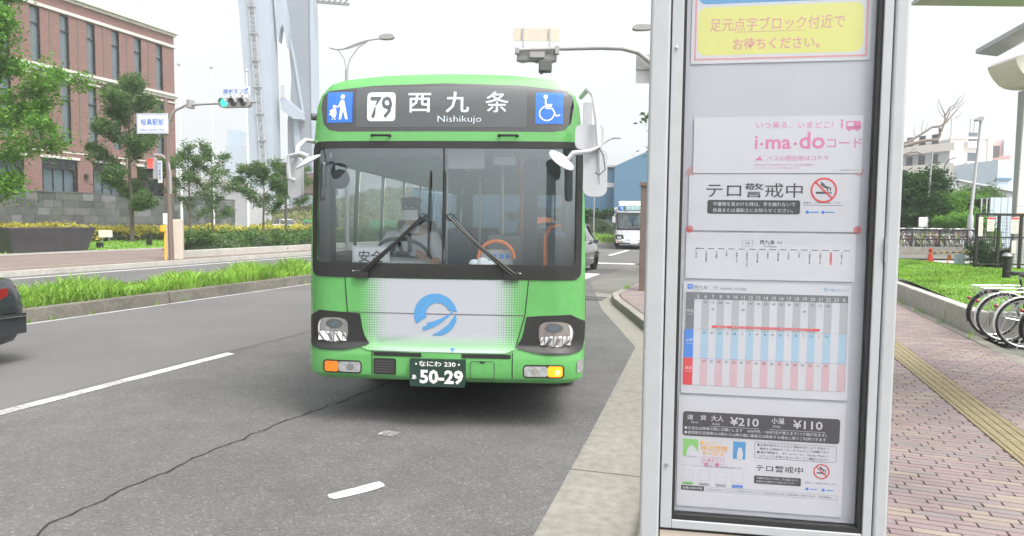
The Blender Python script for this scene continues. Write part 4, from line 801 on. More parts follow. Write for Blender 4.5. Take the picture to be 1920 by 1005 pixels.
DEST = [(-.88, 2.49), (.88, 2.49), (.97, 2.505), (1.02, 2.56), (1.045, 2.70), (1.03, 2.79), (.98, 2.835), (.6, 2.875), (0, 2.895), (-.6, 2.875), (-.98, 2.835), (-1.03, 2.79), (-1.045, 2.70), (-1.02, 2.56), (-.97, 2.505)]
def make_bus(label, loc, rz, main, green=True, body2=None):
    t = thing('bus', label, 'bus', loc, rz, 'city buses'); g = (.07, .09)
    right = [(x, z) for z, x in HW[:-1]]; out = [(-.01, .40)]+right+[(0, 2.99)]+[(-x, z) for x, z in right[::-1]]
    Flat().poly(out, WSI, DEST).build('front_panel', main, t, S(0), thick=.02, grid=g, smooth=True)
    # shell
    Lb = 9.0; b = MB(); ys = [0, .25, 4, 8.6, Lb]; ring = [(x, z) for z, x in HW if z >= 2.45]; ring = [(x, z) for x, z in ring]+[(-x, z) for x, z in ring[::-1][1:]]
    V = []; n_ = len(ring)
    for i, y in enumerate(ys):
        for x, z in ring: V.append((x, surf(x, z)+.005 if i == 0 else max(y, surf(x, z)+.03), z-(0 if i < 4 else .05)))
    b.add(V, [(i*n_+j, i*n_+j+1, (i+1)*n_+j+1, (i+1)*n_+j) for i in range(len(ys)-1) for j in range(n_-1)]).build('roof', main, t, smooth=True)
    for s in (-1, 1):
        wheels = (1.95, 6.3); lo = [(.24, .42)]
        for wy in wheels: lo += [(wy-.52+.0, .42)]+[(wy-.52*math.cos(a*PI/8), .42+.50*math.sin(a*PI/8)) for a in range(1, 8)]+[(wy+.52, .42)]
        lo += [(Lb, .42), (Lb, 2.45), (.24, 2.45)]; holes = []
        wins = [(.55, 1.45), (1.55, 2.5), (2.6, 3.6), (3.7, 4.7), (4.8, 5.8), (5.9, 6.9), (7.0, 8.3)]
        if s == 1: wins[0] = None
        for q in wins:
            if q: holes.append(rr(q[0], q[1], 1.32, 2.28, .06))
        if s == 1: holes.append(rr(.42, 1.35, .62, 2.3, .06))
        Flat().poly(lo, *holes).build('side_panel', main, t, lambda y, z, s=s: (s*(hw(z)-.001), y, z), grid=(0, .15), smooth=True)
        for q in holes:
            ya, yb = min(p[0] for p in q), max(p[0] for p in q); za, zb = min(p[1] for p in q), max(p[1] for p in q)
            Flat().poly(q).build('side_window' if za > 1 else 'door', 'side_glass', t, lambda y, z, s=s: (s*(hw(z)-.012), y, z), grid=(0, .25))
            Flat().poly(rr(ya-.03, yb+.03, za-.03, zb+.03, .07), rr(ya+.02, yb-.02, za+.02, zb-.02, .05)).build('window_seal', 'rubber', t, lambda y, z, s=s: (s*(hw(z)+.002), y, z), grid=(0, .2))
    b = MB().box(-1.15, 1.15, Lb-.03, Lb, .42, 1.5).box(-1.11, 1.11, Lb-.03, Lb, 2.3, 2.92).box(-1.13, -.9, Lb-.03, Lb, 1.5, 2.3).box(.9, 1.13, Lb-.03, Lb, 1.5, 2.3); b.build('rear_panel', main, t); MB().box(-.9, .9, Lb-.025, Lb-.01, 1.5, 2.3).build('rear_window', 'side_glass', t)
    fl = MB().box(-1.13, 1.13, .32, Lb-.05, .50, .58); fl.build('floor', 'interior_dark', t)
    for wy in (1.95, 6.3):
        for s in (-1, 1):
            w = MB().lathe((s*1.0, wy, .43), [(.28, -.11), (.40, -.115), (.43, -.08), (.43, .08), (.40, .115), (.28, .11)], 28, 'x').build('wheel', 'tyre', t, smooth=True)
            MB().lathe((s*1.0, wy, .43), [(.05, -.06), (.27, -.1), (.285, -.05), (.285, .05), (.27, .1), (.05, .06)], 20, 'x').build('rim', 'steel', w, smooth=True)
        MB().tube([(-.9, wy, .43), (.9, wy, .43)], .09, 8).build('axle', 'dark_gray', t)
    MB().box(-.9, .9, .8, Lb-.5, .32, .5).build('chassis', 'black_plastic', t)
    # glazing
    ws = Flat().poly(rr(-1.08, 1.08, 1.385, 2.357, .05)).build('windshield', 'glass', t, S(-.004), grid=g, smooth=True)
    Flat().poly(WSO, WSI).build('windshield_seal', 'black_plastic', t, S(.008), thick=.02, grid=g, smooth=True)
    Flat().rect(-.006, .006, 1.39, 2.352).build('centre_bar', 'rubber', t, S(.006), thick=.012, grid=(0, .1))
    for s in (-1, 1): MB().hexa([(s*1.09, .16, 1.2), (s*.99, .16, 1.2), (s*.99, .34, 1.2), (s*1.11, .34, 1.2), (s*1.07, .2, 2.4), (s*1.0, .2, 2.4), (s*1.0, .36, 2.4), (s*1.09, .36, 2.4)]).build('pillar', 'interior_dark', t, recalc=True)
    ds = Flat().poly(DEST).build('destination_window', 'black_gloss', t, S(.001), thick=.02, grid=g, smooth=True)
    for x in (-.52, .52):
        h = MB().tube([(x-.075, surf(x, 2.45)-.012, 2.455), (x-.06, surf(x, 2.45)-.04, 2.455), (x+.06, surf(x, 2.45)-.04, 2.455), (x+.075, surf(x, 2.45)-.012, 2.455)], [.014, .01, .01, .014], 8).build('grab_handle', 'black_plastic', t, smooth=True)
    # headlights
    for s in (-1, 1):
        Mx = lambda P_: [(s*x, z) for x, z in P_][::s]
        Flat().poly(smoothpoly(Mx([(1.163, .985), (1.163, .70), (1.10, .655), (.85, .65), (.72, .675), (.60, .70), (.63, .745), (.66, .80), (.685, .95), (.69, .965)]), 1)).build('lamp_surround', 'black_plastic', t, S(.008), thick=.02, grid=g, smooth=True)
        hl = Flat().poly(smoothpoly(Mx([(.80, .72), (1.02, .715), (1.065, .77), (1.07, .86), (1.02, .92), (.80, .925), (.785, .82)]), 2)).build('headlight', 'chrome', t, S(.012), thick=.02, grid=(.03, .03), smooth=True)
        Flat().poly(circ(s*.91, .868, .075, 20, .04)).build('reflector_bowl', 'dark_gray', hl, S(.0145), grid=(.04, .04), smooth=True)
        Flat().poly(circ(s*.91, .868, .042, 18, .026)).build('projector', 'window_glass', hl, S(.017), grid=(.04, .04), smooth=True)
        for k in range(7): x = .80+k*.036; yq = surf(s*x, .77)-.0135; MB().hexa([(s*x, yq-.02*(k % 2), .728), (s*(x+.03), yq-.012*((k+1) % 2), .728), (s*(x+.03), yq+.004, .728), (s*x, yq+.004, .728), (s*(x+.006), yq-.004, .80-.012*abs(k-3)), (s*(x+.03), yq-.016*(k % 2), .80-.012*abs(k-3)), (s*(x+.03), yq+.004, .80), (s*(x+.006), yq+.004, .80)]).build('reflector_facet', 'chrome', hl, recalc=True)
        Flat().poly(smoothpoly(Mx([(1.025, .735), (1.058, .78), (1.06, .86), (1.025, .905), (1.043, .86), (1.043, .78)]), 1)).build('position_lamp', 'white_paint', hl, S(.015), grid=(.03, .03))
        Flat().poly(rr(*sorted((s*.665, s*1.0)), .455, .565, .03)).build('lamp_recess', 'black_plastic', t, S(.004), thick=.02, grid=g, smooth=True)
        fg = Flat().poly(rr(*sorted((s*.675, s*.862)), .467, .553, .02)).build('fog_lamp', 'clear_lens', t, S(.009), thick=.01, grid=(.05, .05), smooth=True)
        Flat().poly(circ(s*.76, .51, .03)).build('bulb', 'chrome', fg, S(.012))
        lit = green and s == 1
        if lit: Flat().poly(rr(.864, .985, .466, .554, .02)).build('turn_signal', 'amber_lit', t, S(.009), thick=.01, grid=(.05, .05), smooth=True, label='lit amber turn signal'); Flat().poly(circ(.945, .505, .022)).build('bulb', mat('bulb_lit', (1, .62, .12), var=0, emit=1.5), t, S(.012))
        else: Flat().poly(rr(*sorted((s*.864, s*.985)), .466, .554, .02)).build('turn_signal', 'amber', t, S(.009), thick=.01, grid=(.05, .05), smooth=True)
        Flat().rect(*sorted((s*.165, s*.565)), .612, .645).build('bumper_strip', 'black_plastic', t, S(.004), thick=.01, grid=g)
        Flat().line([(s*.578, .40), (s*.578, .66)], .008).build('seam', 'black_plastic', t, S(.002), grid=g)
        Flat().line([(s*.815, 1.262), (s*.795, .98), (s*.70, .70)] if s == -1 else [(s*.70, 1.262), (s*.675, .98), (s*.60, .70)], .008).build('seam', 'black_plastic', t, S(.0055), grid=g)
    MB().tube([(-1.16, .5, .52), (-1.2, .5, .52)], .03, 8).build('reflector', 'red_lens', t)
    return t
gb_ = make_bus('green city bus number 79 pulling in to the stop with its amber signal lit', (-2.31, 5.543, 0), R(12.8), 'bus_green'); gb_.scale = (1.025, 1, 1)
# number panel details of the green bus
Flat().poly([(-.812, 1.262), (-.79, .98), (-.70, .69), (-.60, .655), (.52, .655), (.60, .69), (.672, .98), (.697, 1.262)]).build('graphic_panel', 'halftone', gb_, S(.0035), thick=.01, grid=(.07, .09), smooth=True)
Flat().line([(-.79, .972), (.672, .972)], .006).build('seam', 'dark_gray', gb_, S(.0062), grid=(.1, 0))
def swoosh(P0, P1, P2, w0, w1):
    L_ = []; R_ = []
    for i in range(13):
        t = i/12; x = (1-t)**2*P0[0]+2*t*(1-t)*P1[0]+t*t*P2[0]; z = (1-t)**2*P0[1]+2*t*(1-t)*P1[1]+t*t*P2[1]; dx = 2*(1-t)*(P1[0]-P0[0])+2*t*(P2[0]-P1[0]); dz = 2*(1-t)*(P1[1]-P0[1])+2*t*(P2[1]-P1[1]); q = math.hypot(dx, dz); w = w0+(w1-w0)*t
        L_.append((x-dz/q*w/2, z+dx/q*w/2)); R_.append((x+dz/q*w/2, z-dx/q*w/2))
    return R_+L_[::-1]
ec, ei = (-.055, .965), (-.038, .972)
arc_ = [(ec[0]+.178*math.cos(R(a_)), ec[1]+.178*math.sin(R(a_))) for a_ in range(206, 3, -6)]+[(ei[0]+.094*math.cos(R(a_)), ei[1]+.094*math.sin(R(a_))) for a_ in range(22, 202, 6)]
Flat().poly(arc_[::-1]).build('emblem', 'sky_print', gb_, S(.0068), grid=(.06, .06))
st_ = Flat().poly(swoosh((-.16, .845), (-.01, .885), (.085, .995), .036, .010)).poly(swoosh((-.125, .885), (-.04, .905), (.045, .965), .022, .006))
low_ = [(-.085, .795)]+[(ec[0]+.178*math.cos(R(a_)), ec[1]+.178*math.sin(R(a_))) for a_ in range(-78, -6, 6)]+[(.11, .975), (.05, .885), (-.02, .83)]
st_.poly(low_).build('emblem_stripe', 'sky_print', gb_, S(.0068), grid=(.06, .06))
Flat().add([(.09, .665), (.11, .69), (.07, .69)], [(0, 1, 2)]).build('arrow_mark', 'blue_sign', gb_, S(.008))
Flat().rrect(-.565, -.375, .455, .592, .015).build('tow_opening', 'black_plastic', gb_, S(.004), thick=.01, grid=(.1, .1))
gr_ = Flat()
for i in range(5): gr_.rect(-.55, -.39, .475+i*.022, .482+i*.022)
gr_.build('grille', 'dark_gray', gb_, S(.006)); Flat().frame(.235, .435, .435, .588, .005, .02).build('hatch', 'interior_dark', gb_, S(.0045), grid=(.1, .1)); Flat().rect(.315, .355, .572, .584).build('hatch_latch', 'black_plastic', gb_, S(.006))
pl_ = Flat().poly(rr(-.288, .165, .372, .603, .012)).build('number_plate', 'plate_green', gb_, lambda x, z: (x+.035, -.075, z), thick=.006)
f_ = Flat().text('なにわ 230', -.062, .545, .052, w=.30, al='c', bold=.015).text('50-29', -.205, .405, .15, w=.355, bold=.035).text('あ', -.27, .435, .045, bold=.02); f_.disc(-.235, .562, .008, 10).disc(.115, .562, .008, 10).build('plate_lettering', 'white_print', pl_, lambda x, z: (x+.035, -.0765, z))
MB().box(-.25, .20, -.069, .03, .40, .60).build('plate_bracket', 'black_plastic', gb_)
for x in (-.72, .60): Flat().rect(x-.03, x+.04, 1.318, 1.326).build('maker_label', 'white_print', gb_, S(.0095))
# destination display
dw = Flat().rrect(-.735, .665, 2.525, 2.862, .01); dw.build('display_screen', 'display_gray', gb_, S(.004), grid=(.07, .09), smooth=True)
for q4 in ((-.985, -.765, 2.565, 2.822), (.735, .958, 2.555, 2.812)): Flat().rect(*q4).build('symbol_plate', 'blue_sign', gb_, S(.006), grid=(.07, .09))
f_ = Flat(); f_.disc(-.850, 2.782, .019, 14).poly([(-.866, 2.755), (-.838, 2.755), (-.825, 2.70), (-.805, 2.592), (-.826, 2.592), (-.845, 2.67), (-.862, 2.592), (-.882, 2.592), (-.868, 2.69), (-.87, 2.71)]).line([(-.862, 2.745), (-.882, 2.70), (-.905, 2.697)], .012).disc(-.920, 2.70, .014, 12).poly([(-.905, 2.683), (-.935, 2.683), (-.962, 2.665), (-.955, 2.65), (-.968, 2.632), (-.945, 2.625), (-.935, 2.606), (-.912, 2.606), (-.90, 2.64)]).disc(-.938, 2.594, .007, 8).disc(-.915, 2.594, .007, 8)
f_.build('symbol', 'white_print', gb_, S(.0075)); f_ = Flat()
f_.disc(.815, 2.778, .017, 14).line([(.815, 2.755), (.818, 2.70), (.862, 2.698)], .013).line([(.820, 2.683), (.872, 2.680), (.900, 2.620), (.930, 2.627)], .011).line([(.865, 2.712), (.82, 2.712)], .010)
arc = [(.826+.058*math.cos(a), 2.640+.058*math.sin(a)) for a in np.linspace(R(108), R(350), 22)]; f_.line(arc, .010); f_.build('symbol', 'white_print', gb_, S(.0075))
Flat().poly(rr(-.640, -.405, 2.575, 2.815, .03)).build('route_number_box', 'led', gb_, S(.0062), grid=(.07, .09)); Flat().text('79', -.5225, 2.605, .25, w=.185, al='c', bold=.018).build('route_number', 'display_gray', gb_, S(.0075))
f_ = Flat(); b_ = .012
for ch, x in (('西', -.205), ('九', .105), ('条', .425)): Flat().text(ch, x, 2.662, .185, w=.185 if ch != '九' else .19, al='c', bold=b_).build('destination_lettering', 'led', gb_, S(.0075))
f_ = Flat().text('Nishikujo', -.055, 2.568, .075, w=.355, bold=-.012); f_.build('destination_lettering', 'led', gb_, S(.0075))
# wipers
for s, base, tip, bx_ in ((-1, (-.66, 1.295), (-.125, 1.80), -.105), (1, (.575, 1.295), (.035, 1.80), .012)):
    w = MB()
    for dz in (0, .045): w.tube([(base[0]+s*dz*.6, surf(base[0], base[1])-.02, base[1]+dz*.2), ((base[0]+tip[0])/2-s*.01, surf(.3, 1.5)-.075, (base[1]+tip[1])/2+dz*.3), (tip[0]+s*dz, surf(.1, 1.8)-.045, tip[1]-dz*.4)], [.014, .011, .008], 6)
    w.box(base[0]-.07, base[0]+.05, -.02, .02, base[1]-.03, base[1]+.03); w.torus((tip[0]+s*.03, surf(0, 1.8)-.05, tip[1]-.02), .028, .005, 'y', 12, 4)
    wo_ = w.build('wiper_arm', 'black_plastic', gb_, smooth=True); MB().tube([(bx_-.0, surf(0, 2.15)-.02, 2.16), (bx_-.006, surf(0, 1.8)-.03, 1.8), (bx_-.012, surf(0, 1.46)-.018, 1.455)], [.005, .012, .005], 6).build('wiper_blade', 'rubber', wo_)
# mirrors (right of the picture, then left)
w = MB().tube([(1.10, .25, 2.80), (1.15, .05, 2.83), (1.19, -.08, 2.76), (1.22, -.16, 2.55), (1.235, -.18, 2.34), (1.17, -.20, 2.305), (1.04, -.2, 2.29), (1.0, -.2, 2.24)], [.020]*8, 8); w.tube([(1.235, -.18, 2.36), (1.25, -.15, 2.05)], .014, 6).box(1.12, 1.19, .15, .3, 2.55, 2.74); w.build('mirror_arm', 'mirror_white', gb_, smooth=True)
o = Flat().poly(rr(1.055, 1.275, 2.33, 2.525, .045)).build('mirror', 'mirror_white', gb_, lambda x, z: (x, -.10, z), thick=.07, smooth=True); o = Flat().poly(rr(1.12, 1.305, 1.955, 2.325, .06)).build('mirror', 'mirror_white', gb_, lambda x, z: (x, -.16, z), thick=.06, smooth=True)
dk = MB().lathe((0, 0, 0), [(.005, -.03), (.04, -.025), (.09, -.012), (.115, 0), (.115, .008), (.10, .012), (.01, .014)], 28).xf(Matrix.Translation((.955, -.22, 2.235)) @ Matrix.Rotation(R(38), 4, 'Y') @ Matrix.Rotation(R(24), 4, 'X') @ Matrix.Scale(-1, 4, (0, 0, 1))); dk.build('round_mirror', 'mirror_white', gb_, smooth=True)
MB().tube([(1.23, -.19, 2.35), (1.27, -.21, 2.27), (1.285, -.23, 2.16), (1.24, -.22, 2.12), (1.21, -.20, 2.14)], .005, 5).build('cable', 'dark_gray', gb_, smooth=True)
w = MB().tube([(-1.12, .25, 2.42), (-1.17, .1, 2.42), (-1.19, .0, 2.36), (-1.19, -.05, 2.27), (-1.24, -.08, 2.265), (-1.245, -.08, 2.16), (-1.24, -.08, 2.09), (-1.2, -.06, 2.07)], .019, 8).tube([(-1.235, -.08, 2.27), (-1.12, -.14, 2.285), (-1.05, -.17, 2.26)], .018, 8); w.build('mirror_arm', 'mirror_white', gb_, smooth=True)
Flat().poly(rr(-1.275, -1.165, 1.93, 2.27, .04)).build('mirror', 'mirror_white', gb_, lambda x, z: (x, -.02, z), thick=.07, smooth=True)
dk = MB().lathe((0, 0, 0), [(.005, -.03), (.04, -.025), (.09, -.012), (.115, 0), (.115, .008), (.10, .012), (.01, .014)], 28).xf(Matrix.Translation((-1.045, -.19, 2.215)) @ Matrix.Rotation(R(-30), 4, 'Y') @ Matrix.Rotation(R(14), 4, 'X') @ Matrix.Scale(-1, 4, (0, 0, 1))); dk.build('round_mirror', 'mirror_white', gb_, smooth=True)
MB().tube([(-1.115, .22, 2.63), (-1.15, .2, 2.63)], .03, 8).build('marker_lamp', 'dark_gray', gb_); MB().box(1.155, 1.175, .5, .6, .75, 1.1).build('side_sensor', 'dark_gray', gb_); Flat().rrect(1.10, 1.15, .49, .60, .02).build('corner_reflector', 'clear_lens', gb_, S(.006), thick=.01, grid=(.02, .05))
# interior of the green bus
ds = MB(); prof = [(.16, 1.20), (.16, 1.33), (.30, 1.365), (.55, 1.30), (.72, 1.12), (.72, .6)]
ds.add([(x, y, z) for x in (-1.06, 1.0) for y, z in prof], [tuple(range(6)), tuple(range(6, 12))[::-1]]+[(i, i+6, i+7, i+1) for i in range(5)]).build('dashboard', 'interior', gb_)
MB().lathe((-.55, .62, 1.36), [(.30, -.12), (.34, -.02), (.30, .03), (.05, .05)], 24).build('instrument_hood', 'interior', gb_, smooth=True)
sw = MB(); sw.torus((0, 0, 0), .23, .017, 'z', 28, 6)
for k in range(3): a = k*2*PI/3+.5; sw.bar((0, 0, -.03), (.22*math.cos(a), .22*math.sin(a), 0), .03, .015)
sw.lathe((0, 0, -.05), [(.06, 0), (.07, .03), (.04, .05)], 14).xf(Matrix.Translation((-.50, .78, 1.44)) @ Matrix.Rotation(R(-38), 4, 'X')); sw.build('steering_wheel', 'interior_dark', gb_, smooth=True)
def seat(x, y, m_='seat_blue', w=.42, h=.62, nm='seat'):
    o = MB().box(x-w/2, x+w/2, y, y+.42, .95, 1.06).build(nm, m_, gb_, bevel=.03); MB().hexa([(x-w/2, y+.40, 1.0), (x+w/2, y+.40, 1.0), (x+w/2, y+.48, 1.0), (x-w/2, y+.48, 1.0), (x-w/2+.03, y+.46, 1.0+h), (x+w/2-.03, y+.46, 1.0+h), (x+w/2-.03, y+.54, 1.0+h), (x-w/2+.03, y+.54, 1.0+h)]).build('backrest', m_, o, bevel=.03); MB().box(x-.05, x+.05, y+.15, y+.25, .58, .95).build('pedestal', 'dark_gray', o)
seat(-.52, 1.0, 'interior_dark', .46, .75, 'driver_place')
for y in (2.6, 3.4, 4.2, 5.0, 5.8, 6.6, 7.4):
    for x in ((-.85, -.45, .62) if y > 3 else (-.85, .8)): seat(x, y)
for x, y in ((-.25, 1.7), (.35, 1.5), (.45, 3), (-.22, 4.4), (.4, 5.6)): MB().tube([(x, y, .58), (x, y, 2.72)], .017, 8).build('grab_pole', 'orange' if y > 2.9 and x > 0 else 'steel', gb_)
for x in (-.45, .45): MB().tube([(x, 1.6, 2.5), (x, 8.4, 2.5)], .015, 6).build('ceiling_rail', 'orange', gb_)
MB().box(-1.05, 1.05, .6, 8.9, 2.72, 2.76).build('ceiling', 'interior', gb_)
MB().box(-1.0, .98, .36, .42, 2.31, 2.62).build('header_panel', 'interior', gb_); MB().box(-.02, .30, .32, .36, 2.2, 2.38).build('sun_visor', 'mirror_white', gb_, bevel=.03); MB().box(.36, .56, .36, .4, 2.24, 2.36).build('inner_mirror', 'mirror_white', gb_, bevel=.03)
MB().box(.28, .62, .78, 1.1, .58, 1.62).build('fare_box', 'interior', gb_, bevel=.03)
o = MB().torus((.40, .40, 1.42), .155, .016, 'y', 18, 6, 0, PI).build('fare_box_rail', 'orange', gb_, smooth=True)
MB().box(.26, .54, .43, .45, 1.37, 1.50).build('notice_plate', 'mirror_white', gb_); Flat().rect(.36, .40, 1.42, 1.46).rect(.42, .46, 1.42, 1.46).rect(.48, .51, 1.42, 1.46).build('plate_print', 'ink_blue', gb_, lambda x, z: (x, .428, z))
MB().tube([(.82, .5, 1.0), (.82, .5, 1.62), (.86, .5, 1.70), (.95, .5, 1.72)], .018, 8).build('door_rail', 'orange', gb_, smooth=True); MB().box(.70, 1.05, .75, .79, .7, 1.62).build('door_guard', 'interior_dark', gb_, bevel=.02); MB().box(.62, .74, .6, .68, 1.0, 2.3).build('curtain_pillar', 'interior_dark', gb_)
MB().lathe((-.915, .22, 2.10), [(.08, -.01), (.085, 0), (.08, .015), (.02, .03)], 22, 'y').build('inner_round_mirror', 'black_plastic', gb_, smooth=True)
MB().box(-1.03, -.98, .2, .22, 2.28, 2.33).build('sticker', 'paper', gb_)
MB().box(-1.0, -.62, .28, .56, 1.36, 1.47).build('ticket_machine', 'interior_dark', gb_, bevel=.03)
# card on the dashboard
o = thing('sign_card', 'white safety card propped behind the left half of the bus windscreen', 'sign', gb_.location, R(12.8))
MB().box(-.795, -.475, .105, .11, 1.385, 1.53).build('card', 'paper', o)
f_ = Flat().frame(-.785, -.485, 1.388, 1.523, .003, .01).text('安全', -.635, 1.40, .105, w=.215, al='c', bold=.015); f_.build('lettering', 'ink_black', o, lambda x, z: (x, .1035, z))
o = thing('cloth_bundle', 'crumpled pale cloth bundle lying on the right of the bus dashboard', 'cloth', gb_.location, R(12.8)); b_ = MB()
for x, r_, h in ((.23, .05, .05), (.30, .06, .065), (.36, .045, .04)): b_.lathe((x, .30, 1.36), [(r_, 0), (r_*1.05, h*.5), (r_*.7, h), (.01, h*1.15)], 9)
b_.build('cloth', 'cloth_white', o, smooth=True)
# ---------------------------------------------------------------- driver
def skin(name, P_, E_, m_, parent, root=0, sub=2):
    me = bpy.data.meshes.new(name); me.from_pydata([p[:3] for p in P_], E_, []); o = bpy.data.objects.new(name, me); finish(o, parent)
    sk_ = o.modifiers.new('skin', 'SKIN'); me.skin_vertices or o.data.skin_vertices.new() if hasattr(me.skin_vertices, 'new') else None
    bm = bmesh.new(); bm.from_mesh(me); lay = bm.verts.layers.skin.verify(); bm.verts.ensure_lookup_table()
    for i, p in enumerate(P_): r_ = p[3]; bm.verts[i][lay].radius = (r_, r_) if not hasattr(r_, '__len__') else r_; bm.verts[i][lay].use_root = i == root
    bm.to_mesh(me); bm.free(); ss = o.modifiers.new('sub', 'SUBSURF'); ss.levels = ss.render_levels = sub; me.materials.append(K[m_]); sk_.use_smooth_shade = True; return o
dv = thing('person', 'bus driver in pale shirt and white face mask, hands on the steering wheel', 'person', gb_.location, R(12.8))
dx = -.50
bodyP = [(dx, 1.18, 1.12, (.17, .13)), (dx, 1.17, 1.28, (.165, .12)), (dx, 1.14, 1.45, (.19, .125)), (dx, 1.12, 1.60, (.17, .10)), (dx, 1.10, 1.68, .065), (dx, 1.08, 1.76, .06), (dx, 1.07, 1.86, (.078, .09)), (dx, 1.08, 1.94, (.07, .085)),
 (dx-.20, 1.12, 1.58, .072), (dx-.30, 1.02, 1.38, .055), (dx-.25, .84, 1.33, .042), (dx-.17, .76, 1.42, .030), (dx+.20, 1.12, 1.58, .072), (dx+.30, 1.02, 1.38, .055), (dx+.24, .84, 1.33, .042), (dx+.15, .74, 1.43, .030),
 (dx-.10, 1.02, 1.10, .095), (dx-.13, .78, 1.12, .075), (dx-.13, .70, .82, .055), (dx+.10, 1.02, 1.10, .095), (dx+.13, .78, 1.12, .075), (dx+.13, .70, .82, .055)]
bodyE = [(0, 1), (1, 2), (2, 3), (3, 4), (4, 5), (5, 6), (6, 7), (3, 8), (8, 9), (9, 10), (10, 11), (3, 12), (12, 13), (13, 14), (14, 15), (0, 16), (16, 17), (17, 18), (0, 19), (19, 20), (20, 21)]
skin('body', bodyP, bodyE, 'skin', dv)
sh = [(p[0], p[1], p[2], tuple(q+.012 for q in p[3]) if hasattr(p[3], '__len__') else p[3]+.014) for p in bodyP]
sh[3] = (dx, 1.12, 1.60, (.20, .125)); sh[8] = (dx-.20, 1.12, 1.575, .095); sh[12] = (dx+.20, 1.12, 1.575, .095)
MB().lathe((dx, 1.10, 1.655), [(.11, -.03), (.088, .02), (.078, .05), (.068, .045), (.068, 0)], 18).build('collar', 'cloth_white', dv, smooth=True)
skin('shirt', [sh[0], sh[1], sh[2], sh[3], sh[8], sh[9], (dx-.27, .92, 1.345, .058), sh[12], sh[13], (dx+.27, .92, 1.345, .058)], [(0, 1), (1, 2), (2, 3), (3, 4), (4, 5), (5, 6), (3, 7), (7, 8), (8, 9)], 'cloth_white', dv)
skin('trousers', [sh[0], sh[16], sh[17], sh[18], sh[19], sh[20], sh[21]], [(0, 1), (1, 2), (2, 3), (0, 4), (4, 5), (5, 6)], 'cloth_navy', dv)
MB().lathe((dx, 1.085, 1.80), [(.07, -.02), (.093, .03), (.098, .10), (.09, .12)], 18).build('hair', 'hair', dv, smooth=True)
MB().lathe((dx, 1.075, 1.90), [(.094, .0), (.098, .02), (.108, .045), (.10, .065), (.02, .08)], 20).hexa([(dx-.075, .985, 1.915), (dx+.075, .985, 1.915), (dx+.06, .92, 1.895), (dx-.06, .92, 1.895), (dx-.075, .985, 1.925), (dx+.075, .985, 1.925), (dx+.06, .92, 1.905), (dx-.06, .92, 1.905)]).build('cap', 'cloth_navy', dv, smooth=True, recalc=True)
mk_ = MB(); mk_.add([(dx+x, 1.075-math.sqrt(max(0, .0105-x*x*.9))-.008*(1-abs(v)), 1.80+v*.05) for v in (-1, -.4, .3, 1) for x in (-.08, -.05, -.02, .02, .05, .08)], [(r_*6+c, r_*6+c+1, (r_+1)*6+c+1, (r_+1)*6+c) for r_ in range(3) for c in range(5)]).build('face_mask', 'mask', dv, smooth=True)
for s in (-1, 1):
    MB().lathe((dx+s*.03, .992, 1.875), [(.012, 0), (.008, -.008), (.001, -.011)], 10, 'y').build('eye', 'white_print', dv); MB().lathe((dx+s*.03, .983, 1.875), [(.006, 0), (.004, -.004), (.001, -.005)], 8, 'y').build('pupil', 'hair', dv)
    MB().lathe((dx+s*.088, 1.08, 1.85), [(.005, -.02), (.02, -.01), (.024, .005), (.008, .015)], 10, 'z').build('ear', 'skin', dv, smooth=True)
    wx, wy, wz = dx+s*(.165 if s < 0 else .15), .75, 1.435
    MB().lathe((wx, wy, wz), [(.01, -.045), (.034, -.02), (.038, .01), (.02, .035)], 10, 'z').build('palm', 'skin', dv, smooth=True)
    for k in range(4): skin('finger', [(wx-s*.0, wy-.01+.0, wz+.01-k*.018, .010), (wx+s*.02, wy-.045, wz+.012-k*.018, .009), (wx+s*.045, wy-.04, wz+.01-k*.018, .008), (wx+s*.05, wy-.02, wz+.005-k*.018, .007)], [(0, 1), (1, 2), (2, 3)], 'skin', dv, sub=1)
    skin('thumb', [(wx, wy, wz+.01, .011), (wx-s*.02, wy-.02, wz+.03, .010), (wx-s*.01, wy-.045, wz+.04, .008)], [(0, 1), (1, 2)], 'skin', dv, sub=1)
MB().hexa([(dx-.02, 1.0, 1.44), (dx+.02, 1.0, 1.44), (dx+.02, 1.01, 1.44), (dx-.02, 1.01, 1.44), (dx-.014, 1.03, 1.64), (dx+.014, 1.03, 1.64), (dx+.014, 1.04, 1.64), (dx-.014, 1.04, 1.64)]).build('tie', 'cloth_navy', dv)
# ---------------------------------------------------------------- white bus
wb_ = make_bus('white city bus waiting further up the road, half hidden by the notice case', (-6.25, 47.2, 0), R(10), 'bus_white', green=False)
Flat().rrect(-.94, -.66, 2.53, 2.83, .02).build('symbol_plate', 'blue_sign', wb_, S(.006), grid=(.1, .1)); Flat().rrect(-.56, .9, 2.54, 2.85, .01).build('display_screen', mat('display_teal', (.20, .34, .32), .4, var=.1), wb_, S(.006), grid=(.1, .1))
Flat().text('アカデミー', .17, 2.60, .2, w=1.2, al='c').build('destination_lettering', 'led', wb_, S(.009)); Flat().disc(-.80, 2.76, .03).line([(-.80, 2.73), (-.80, 2.64), (-.74, 2.64), (-.72, 2.58)], .03).build('symbol', 'white_print', wb_, S(.009))
Flat().rrect(-.2, .26, .37, .60, .01).build('number_plate', 'white_paint', wb_, lambda x, z: (x, -.07, z), thick=.01); Flat().text('なにわ200', .03, .53, .05, al='c').text('13-22', .03, .40, .12, al='c').build('plate_lettering', 'ink_blue', wb_, lambda x, z: (x, -.073, z))
rk = MB().box(-.95, .95, .9, 1.0, 3.12, 3.18).box(-.95, .95, 3.4, 3.5, 3.12, 3.18)
for k in range(20): rk.box(-.95+k*.1, -.91+k*.1, .9, .96, 2.95, 3.12)
